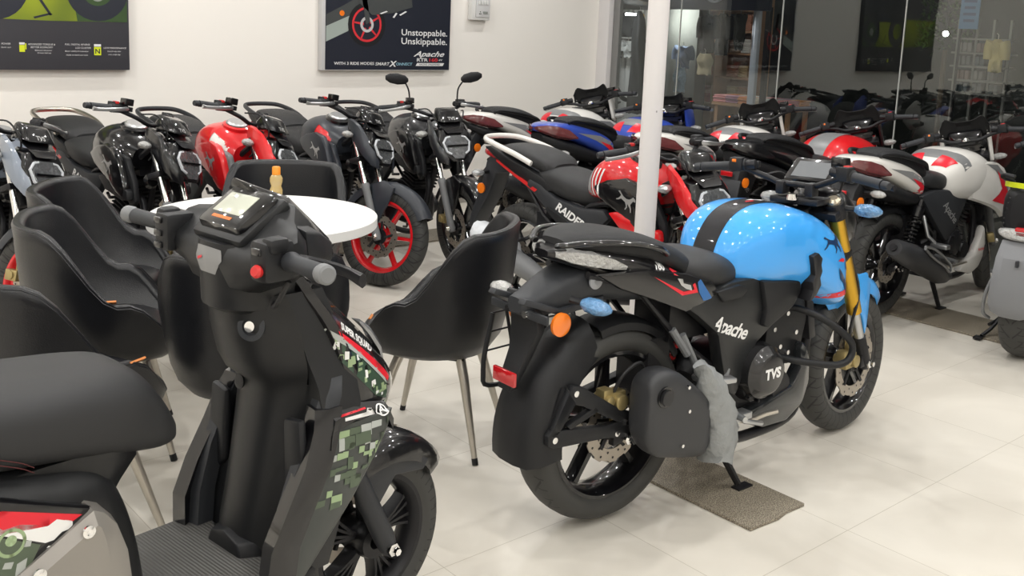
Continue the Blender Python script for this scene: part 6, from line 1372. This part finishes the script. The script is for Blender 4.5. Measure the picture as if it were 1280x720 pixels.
# person with a bicycle
def person():
    X, Y = 10.3, yp(763, 10.3); t = thing('person', 'person in dark clothes standing by a bicycle beyond the glass', 'person', (X, Y, GZ), R(-60))
    def skin(name, pts, edges, rad, mt, sub=2):
        me = bpy.data.meshes.new(name); me.from_pydata(pts, edges, []); o = bpy.data.objects.new(name, me); COL.objects.link(o)
        s = o.modifiers.new('skin', 'SKIN'); 
        for i, r in enumerate(rad): me.skin_vertices[0].data[i].radius = (r, r) if not isinstance(r, tuple) else r
        me.skin_vertices[0].data[0].use_root = True
        m2 = o.modifiers.new('sub', 'SUBSURF'); m2.levels = m2.render_levels = sub
        dg = bpy.context.evaluated_depsgraph_get(); dg.update()
        nm = bpy.data.meshes.new_from_object(o.evaluated_get(dg)); bpy.data.objects.remove(o)
        for p in nm.polygons: p.use_smooth = True
        return link(name, nm, mt, t)
    P = [(0, 0, .90), (0, 0, 1.05), (0, 0, 1.25), (0, 0, 1.40), (0, 0, 1.47), (.01, 0, 1.56), (.01, 0, 1.66),
         (0, .17, 1.36), (.04, .22, 1.12), (.18, .20, .95), (.26, .20, .92), (0, -.17, 1.36), (0, -.22, 1.10), (.10, -.22, .88), (.13, -.22, .80),
         (0, .09, .86), (.02, .10, .48), (0, .10, .08), (.12, .11, .04), (0, -.09, .86), (-.02, -.10, .48), (-.04, -.10, .08), (.08, -.11, .04)]
    E_ = [(0, 1), (1, 2), (2, 3), (3, 4), (4, 5), (5, 6), (3, 7), (7, 8), (8, 9), (9, 10), (3, 11), (11, 12), (12, 13), (13, 14), (0, 15), (15, 16), (16, 17), (17, 18), (0, 19), (19, 20), (20, 21), (21, 22)]
    r = [(.15, .12), (.14, .11), (.16, .12), (.11, .09), .052, .085, .075, .07, .05, .038, .03, .07, .05, .038, .03, .09, .06, .045, .04, .09, .06, .045, .04]
    skin('body', P, E_, r, mat('dark_clothes', (.030, .034, .036), .85))
    o = obj('hair', MB().ball((-.005, 0, 1.635), .098, 16, (1, .92, 1.05)), mat('black_hair', (.008, .008, .008), .7), t)
    obj('face', MB().ball((.045, 0, 1.60), .068, 14, (1, .95, 1.2)).ball((.118, 0, 1.59), .014, 8), mat('skin_tone', (.25, .13, .08), .6), t)
    for s, hx, hz in ((1, .27, .915), (-1, .135, .785)):
        h = obj('hand', MB().ball((hx, s * .21, hz), .032, 10, (1.1, .6, 1.3)), mat('skin_tone'), t)
        for k in range(4): obj('finger', MB().tube([(hx + .012 * (k - 1.5) + .01, s * .21, hz - .03), (hx + .012 * (k - 1.5) + .012, s * .208, hz - .06 - .004 * (k % 3)), (hx + .012 * (k - 1.5) + .006, s * .195, hz - .078)], [.008, .007, .006], 6), mat('skin_tone'), h)
        obj('thumb', MB().tube([(hx + .03, s * .20, hz), (hx + .048, s * .19, hz - .022), (hx + .045, s * .185, hz - .042)], [.009, .008, .006], 6), mat('skin_tone'), h)
    b = thing('bicycle', 'bicycle held by the person in dark clothes beyond the glass', 'bicycle', (X - .62, Y - .30, GZ), R(-75))
    for x, nm in ((-.50, 'rear_wheel'), (.50, 'front_wheel')):
        w_ = obj(nm, MB().lathe([(.315, -.014), (.33, -.010), (.335, 0), (.33, .010), (.315, .014)], o=(x, 0, .335), n=40, closed=True), TYRE, b)
        m = MB()
        for k in range(12): m.tube([(x, 0, .335), (x + .318 * math.cos(k * PI / 6), 0, .335 + .318 * math.sin(k * PI / 6))], .0015, 4)
        obj('spokes', m, STEEL, w_)
    F = MBLK
    obj('frame', MB().tube([(-.50, 0, .335), (-.08, 0, .29), (-.20, 0, .82), (-.50, 0, .335)], .014, 8).tube([(-.08, 0, .29), (.34, 0, .72), (-.19, 0, .77)], .015, 8).tube([(.33, 0, .86), (.36, 0, .66), (.50, 0, .335)], .013, 8), F, b)
    obj('handlebar', MB().tube([(.22, .26, .93), (.34, .20, .95), (.33, 0, .92), (.34, -.20, .95), (.22, -.26, .93)], .012, 8, smooth=3), F, b)
    obj('saddle', MB().ball((-.22, 0, .88), .12, 12, (1, .55, .28)), BLK, b)
    obj('pedal', MB().box((-.02, .10, .22), (.09, .06, .02)).tube([(-.08, 0, .29), (-.04, .05, .24), (-.02, .10, .22)], .009, 6), F, b)
person()
# lit clothes shop
sh = thing('shelving_unit', 'lit wooden shelving of the clothes shop beyond the glass', 'shelf', (12.1, 8.6, GZ)); I = Matrix.Translation((-12.1, -8.6, -GZ))
WOOD = mat('warm_wood', (.52, .30, .17), .6, var=.2, vscale=6)
obj('back_panel', MB().box((12.38, 9.7, .95), (.03, 2.0, 2.5)).xf(I), WOOD, sh)
SHZ = [.55, .95, 1.30, 1.62, 1.92]
for z in SHZ: obj('shelf_board', MB().box((12.15, 9.7, z), (.40, 2.0, .025)).xf(I), WOOD, sh)
for y in (8.70, 9.35, 10.0, 10.70): obj('upright', MB().box((12.14, y, .95), (.42, .035, 2.5)).xf(I), WOOD, sh)
cols = [(.62, .30, .20), (.70, .62, .50), (.16, .17, .20), (.55, .16, .14), (.72, .72, .70), (.42, .24, .14), (.30, .34, .42), (.60, .45, .25)]
CM = [mat('folded_cloth_%s' % n, c, .85) for n, c in zip('rust cream charcoal crimson white brown slate sand'.split(), cols)]
fm_ = {}
rnd = random.Random(5)
for z in SHZ[:-1]:
    y = 8.76
    while y < 10.45:
        h = rnd.choice((.13, .17, .2, .23, .26)); w_ = rnd.uniform(.17, .24); mt = rnd.choice(CM); k = (round(h, 2), mt.name)
        if not any(abs(y + w_ / 2 - q) < w_ / 2 + .03 for q in (9.35, 10.0)):
            if k not in fm_:
                m = MB(); nn = max(1, int(h / .03))
                for i in range(nn): m.box((0, .004 * (i % 2), h / nn * (i + .5)), (.29 - .01 * (i % 3), .16, h / nn * .92))
                fm_[k] = m.mesh('folded_clothes', bevel=.006)
            o = link('folded_clothes', fm_[k], mt); o.location = (12.13, y + w_ / 2, z + .016)
            tag(o, 'pile of folded clothes on the lit shop shelves beyond the glass', 'folded clothes', 'folded clothes on the shop shelves')
        y += w_ + .015
dt = thing('display_table', 'low table of folded pink and orange clothes in the lit shop', 'table', (11.55, 8.2, GZ)); I = Matrix.Translation((-11.55, -8.2, -GZ))
obj('tabletop', MB().box((11.55, 8.2, .62), (.5, 1.3, .04)).xf(I), WOOD, dt); 
for x in (11.35, 11.75):
    for y in (7.62, 8.78): obj('leg', MB().box((x, y, .13), (.05, .05, .94)).xf(I), WOOD, dt)
pk = [mat('pink_cloth', (.75, .32, .34), .85), mat('orange_cloth', (.72, .30, .12), .85), CM[4], mat('mauve_cloth', (.45, .25, .35), .85), CM[1]]
for i in range(12):
    w_ = MB()
    for k in range(4): w_.box((.01 * (k % 2), .005 * (k % 3), .025 * k + .0125), (.22, .2, .022))
    o = obj('folded_clothes', w_, pk[i % 5], bevel=.006); o.location = (11.42 + .26 * (i % 2), 7.68 + .21 * (i // 2), .642)
    tag(o, 'small pile of folded clothes on the display table beyond the glass', 'folded clothes', 'folded clothes on the display table')
X = 10.9
garment('hanging_jacket', 'dark grey jacket hanging at the left in front of the lit shop', 'jacket', X, 884, 902, 16, 60, BKC, 'shirt', 6)
garment('hanging_jacket', 'black jacket hanging in the middle in front of the lit shop', 'jacket', 11.15, 902, 918, 15, 62, mat('black_wool', (.012, .013, .014), .9), 'shirt', 7)
garment('hanging_coat', 'long olive black coat hanging at the right of the lit shop', 'coat', X, 923, 937, 15, 55, mat('olive_black', (.028, .028, .020), .9), 'cloth', 8)
garment('hanging_shirt', 'blue denim shirt hanging right of the white post beyond the glass', 'shirt', X, 855, 873, 55, 80, mat('blue_shirt', (.14, .20, .32), .9), 'shirt', 9)
garment('hanging_jeans', 'light blue speckled jeans hanging below the denim shirt beyond the glass', 'jeans', X - .12, 854, 869, 80, 109, mat('light_denim', (.32, .46, .60), .9, var=.5, vscale=40), 'trouser', 10)
garment('hanging_trousers', 'beige trousers hanging in front of the lit shop', 'trousers', 10.75, 882, 901, 62, 86, mat('beige_cotton', (.52, .44, .28), .9), 'trouser', 11)
garment('hanging_shirt', 'tan shirt hanging immediately right of the white post beyond the glass', 'shirt', 11.6, 842, 853, 38, 68, mat('tan_cotton', (.55, .36, .20), .9), 'cloth', 12)
sg = thing('shop_fascia', 'dark fascia board above the lit clothes shop', 'sign', (10.6, 8.35, 1.93)); obj('support_post', MB().box((.06, -.80, (GZ - 1.93) / 2), (.06, .06, 1.93 - GZ)), MBLK, sg); obj('fascia_board', MB().box((0, 0, .25), (.08, 1.7, .60)), mat('fascia_navy', (.012, .016, .035), .4), sg, bevel=.01)
obj('lettering', MB().lathe([(.15, -.012), (.18, -.012), (.18, .012), (.15, .012)], o=(-.05, -.02, .22), axis='x', n=24, closed=True, a0=.6, a1=5.6), mat('fascia_letter', (.25, .27, .30), .4), sg)
fr_ = thing('shopfront_frame', 'bright aluminium door frame at the right of the lit shop', 'door frame', (10.9, yp(955), GZ))
obj('upright', MB().box((0, 0, 1.12), (.06, .07, 2.25)), mat('bright_aluminium', (.80, .84, .92), .3, metal=.1), fr_, bevel=.004)
obj('upright', MB().box((.05, .09, 1.12), (.04, .03, 2.25)), mat('bright_aluminium'), fr_, bevel=.004)
pl_ = thing('street_pillar', 'dark grey masonry pillar between the two stalls beyond the glass', 'pillar', (11.25, yp(866, 11.25), GZ))
obj('pillar_shaft', MB().box((0, 0, 1.6), (.25, .62, 3.2)), mat('dark_masonry', (.045, .052, .050), .85, var=.2), pl_, bevel=.01)
# dim right-hand frontage with shelves, sign and shrub
YR = lambda px: 5.95 - .00906 * (px - 1133); ZR = lambda py: 2.05 - .0092 * py
ds = thing('display_rack', 'dim rack of packed goods beyond the right-hand glass', 'rack', (11.2, YR(1222), GZ)); I = Matrix.Translation((-11.2, -YR(1222), -GZ))
for px in (1195, 1218, 1238, 1258): obj('upright', MB().box((11.2, YR(px), .75), (.04, .025, 2.2)).xf(I), mat('rack_grey', (.16, .16, .15), .6), ds)
for py in (45, 62, 78, 95, 110): obj('shelf_board', MB().box((11.25, YR(1226), ZR(py)), (.3, .60, .02)).xf(I), mat('rack_grey'), ds)
DM = [mat('dim_packet_%s' % n, c, .7) for n, c in zip('a b c d'.split(), [(.10, .11, .11), (.16, .15, .14), (.07, .09, .10), (.14, .09, .08)])]
for i, py in enumerate((62, 78, 95, 110)):
    for j in (1200.5, 1206.5, 1212.5, 1223.5, 1229.5, 1243.5, 1249.5):
        o = obj('packet', MB().box((11.2, YR(j), ZR(py) + .064), (.10, .045, .10)), DM[int(i * 3 + j * 2) % 4], bevel=.005)
        tag(o, 'small packet on the dim rack beyond the right-hand glass', 'packet', 'packets on the dim rack')
garment('hanging_cloth', 'pale yellow cloth hanging by the dim rack beyond the right-hand glass', 'cloth', 11.0, 1, 2, 1, 2, mat('pale_yellow_cloth', (.40, .33, .13), .85), 'shirt', 13, rect=(YR(1245), YR(1262), ZR(45), ZR(82)))
bl = thing('banner', 'blue printed banner above the dim rack beyond the right-hand glass', 'banner', (11.0, YR(1216), ZR(14)))
obj('banner_pole', MB().box((.02, .09, (GZ - ZR(14)) / 2), (.02, .02, ZR(14) - GZ)), MBLK, bl)
obj('banner_sheet', MB().box((0, 0, 0), (.012, .21, .36)), mat('banner_blue', (.05, .13, .24), .6), bl)
for k in range(4): obj('text_block', MB().box((-.0075, .0, .12 - .07 * k), (.002, .14 - .02 * (k % 2), .03)), mat('banner_print', (.02, .05, .12), .6), bl)
def shrub():
    rnd = random.Random(2); m = MB()
    for i in range(420):
        a, b = rnd.uniform(0, 2 * PI), rnd.uniform(-1, 1); r = rnd.uniform(.6, 1)
        c = Vector((.25 * r * math.cos(a), .34 * r * math.sin(a), .40 * r * b)); d = Vector((rnd.uniform(-1, 1), rnd.uniform(-1, 1), rnd.uniform(-.6, 1))).normalized(); e = d.cross(Vector((0, 0, 1))).normalized() * .018
        m.add([c, c + d * .04 + e, c + d * .09, c + d * .04 - e], [[0, 1, 2, 3]])
    return m
pt = thing('shrub', 'dim green shrub beyond the right-hand glass', 'shrub', (11.6, YR(1158), ZR(22)))
obj('foliage', shrub(), mat('leaf_green', (.05, .10, .03), .6), pt)
obj('stem', MB().tube([(0, 0, -.35), (.02, .01, -1.0), (0, 0, GZ - ZR(22))], .03, 8), mat('bark', (.08, .06, .04), .8), pt)
lb = thing('street_bulb', 'bright bare bulb hanging beyond the right-hand glass', 'bulb', (10.2, YR(1189) * 10.2 / 11, 1.59 + (ZR(40) - 1.59) * 10.2 / 11))
obj('bulb_glass', MB().ball((0, 0, 0), .028, 12), mat('bulb_glow', (1, 1, 1), .3, emit=(1, .98, .92), estr=45), lb)
obj('bulb_holder', MB().tube([(0, 0, .025), (0, 0, .06), (0, 0, .9)], [.016, .012, .003], 8), BLK, lb)
tb2 = thing('tube_light', 'white tube light under the stall canopy beyond the glass', 'lamp', (10.7, yp(812), 1.80))
obj('tube', MB().tube([(0, -.12, 0), (0, .12, 0)], .018, 10), mat('tube_glow', (1, 1, 1), .3, emit=(1, 1, .98), estr=22), tb2)
def area(loc, rot, size, P, col):
    ld = bpy.data.lights.new('shop_lamp', 'AREA'); ld.size = size; ld.energy = P; ld.color = col
    o = bpy.data.objects.new('shop_lamp', ld); COL.objects.link(o); o.location = loc; o.rotation_euler = rot
area((10.9, 9.3, 1.80), (0, R(-75), 0), .5, 26, (1, .94, .86)); area((9.6, 10.4, 2.3), (0, R(-62), 0), .5, 40, (1, 1, 1)); area((9.6, 5.2, 2.8), (0, R(-40), 0), .6, 12, (1, .95, .85))
# ------------------------------------------------------------------ camera and render look
def setup_camera():
    H = 1.59
    pitch, roll, yaw, f, y0, x0 = 1.63473775e-01, 4.09481626e-02, 7.09912245e-01, 1250.3, 236.66, 635.08
    cp, sp_, cr, sr = math.cos(pitch), math.sin(pitch), math.cos(roll), math.sin(roll)
    F = Vector((0, cp, -sp_)); Rt = Vector((1, 0, 0)); U = Vector((0, sp_, cp))
    Rt, U = cr * Rt + sr * U, -sr * Rt + cr * U
    M = Matrix.Rotation(-yaw, 3, 'Z')
    F, Rt, U = M @ F, M @ Rt, M @ U
    cam = bpy.data.cameras.new('camera'); o = bpy.data.objects.new('camera', cam); COL.objects.link(o)
    o.matrix_world = Matrix(((Rt.x, U.x, -F.x, 0), (Rt.y, U.y, -F.y, 0), (Rt.z, U.z, -F.z, H), (0, 0, 0, 1)))
    cam.sensor_fit = 'HORIZONTAL'; cam.sensor_width = 36; cam.lens = f / 1280 * 36
    cam.shift_x = (640 - x0) / 1280; cam.shift_y = (y0 - 360) / 1280
    cam.clip_start = 0.05
    SC.camera = o
setup_camera()
vs = SC.view_settings
SC.display_settings.display_device = 'sRGB'
vs.view_transform = 'Standard'; vs.look = 'None'; vs.gamma = 1.0; vs.use_curve_mapping = False; vs.exposure = 0.0
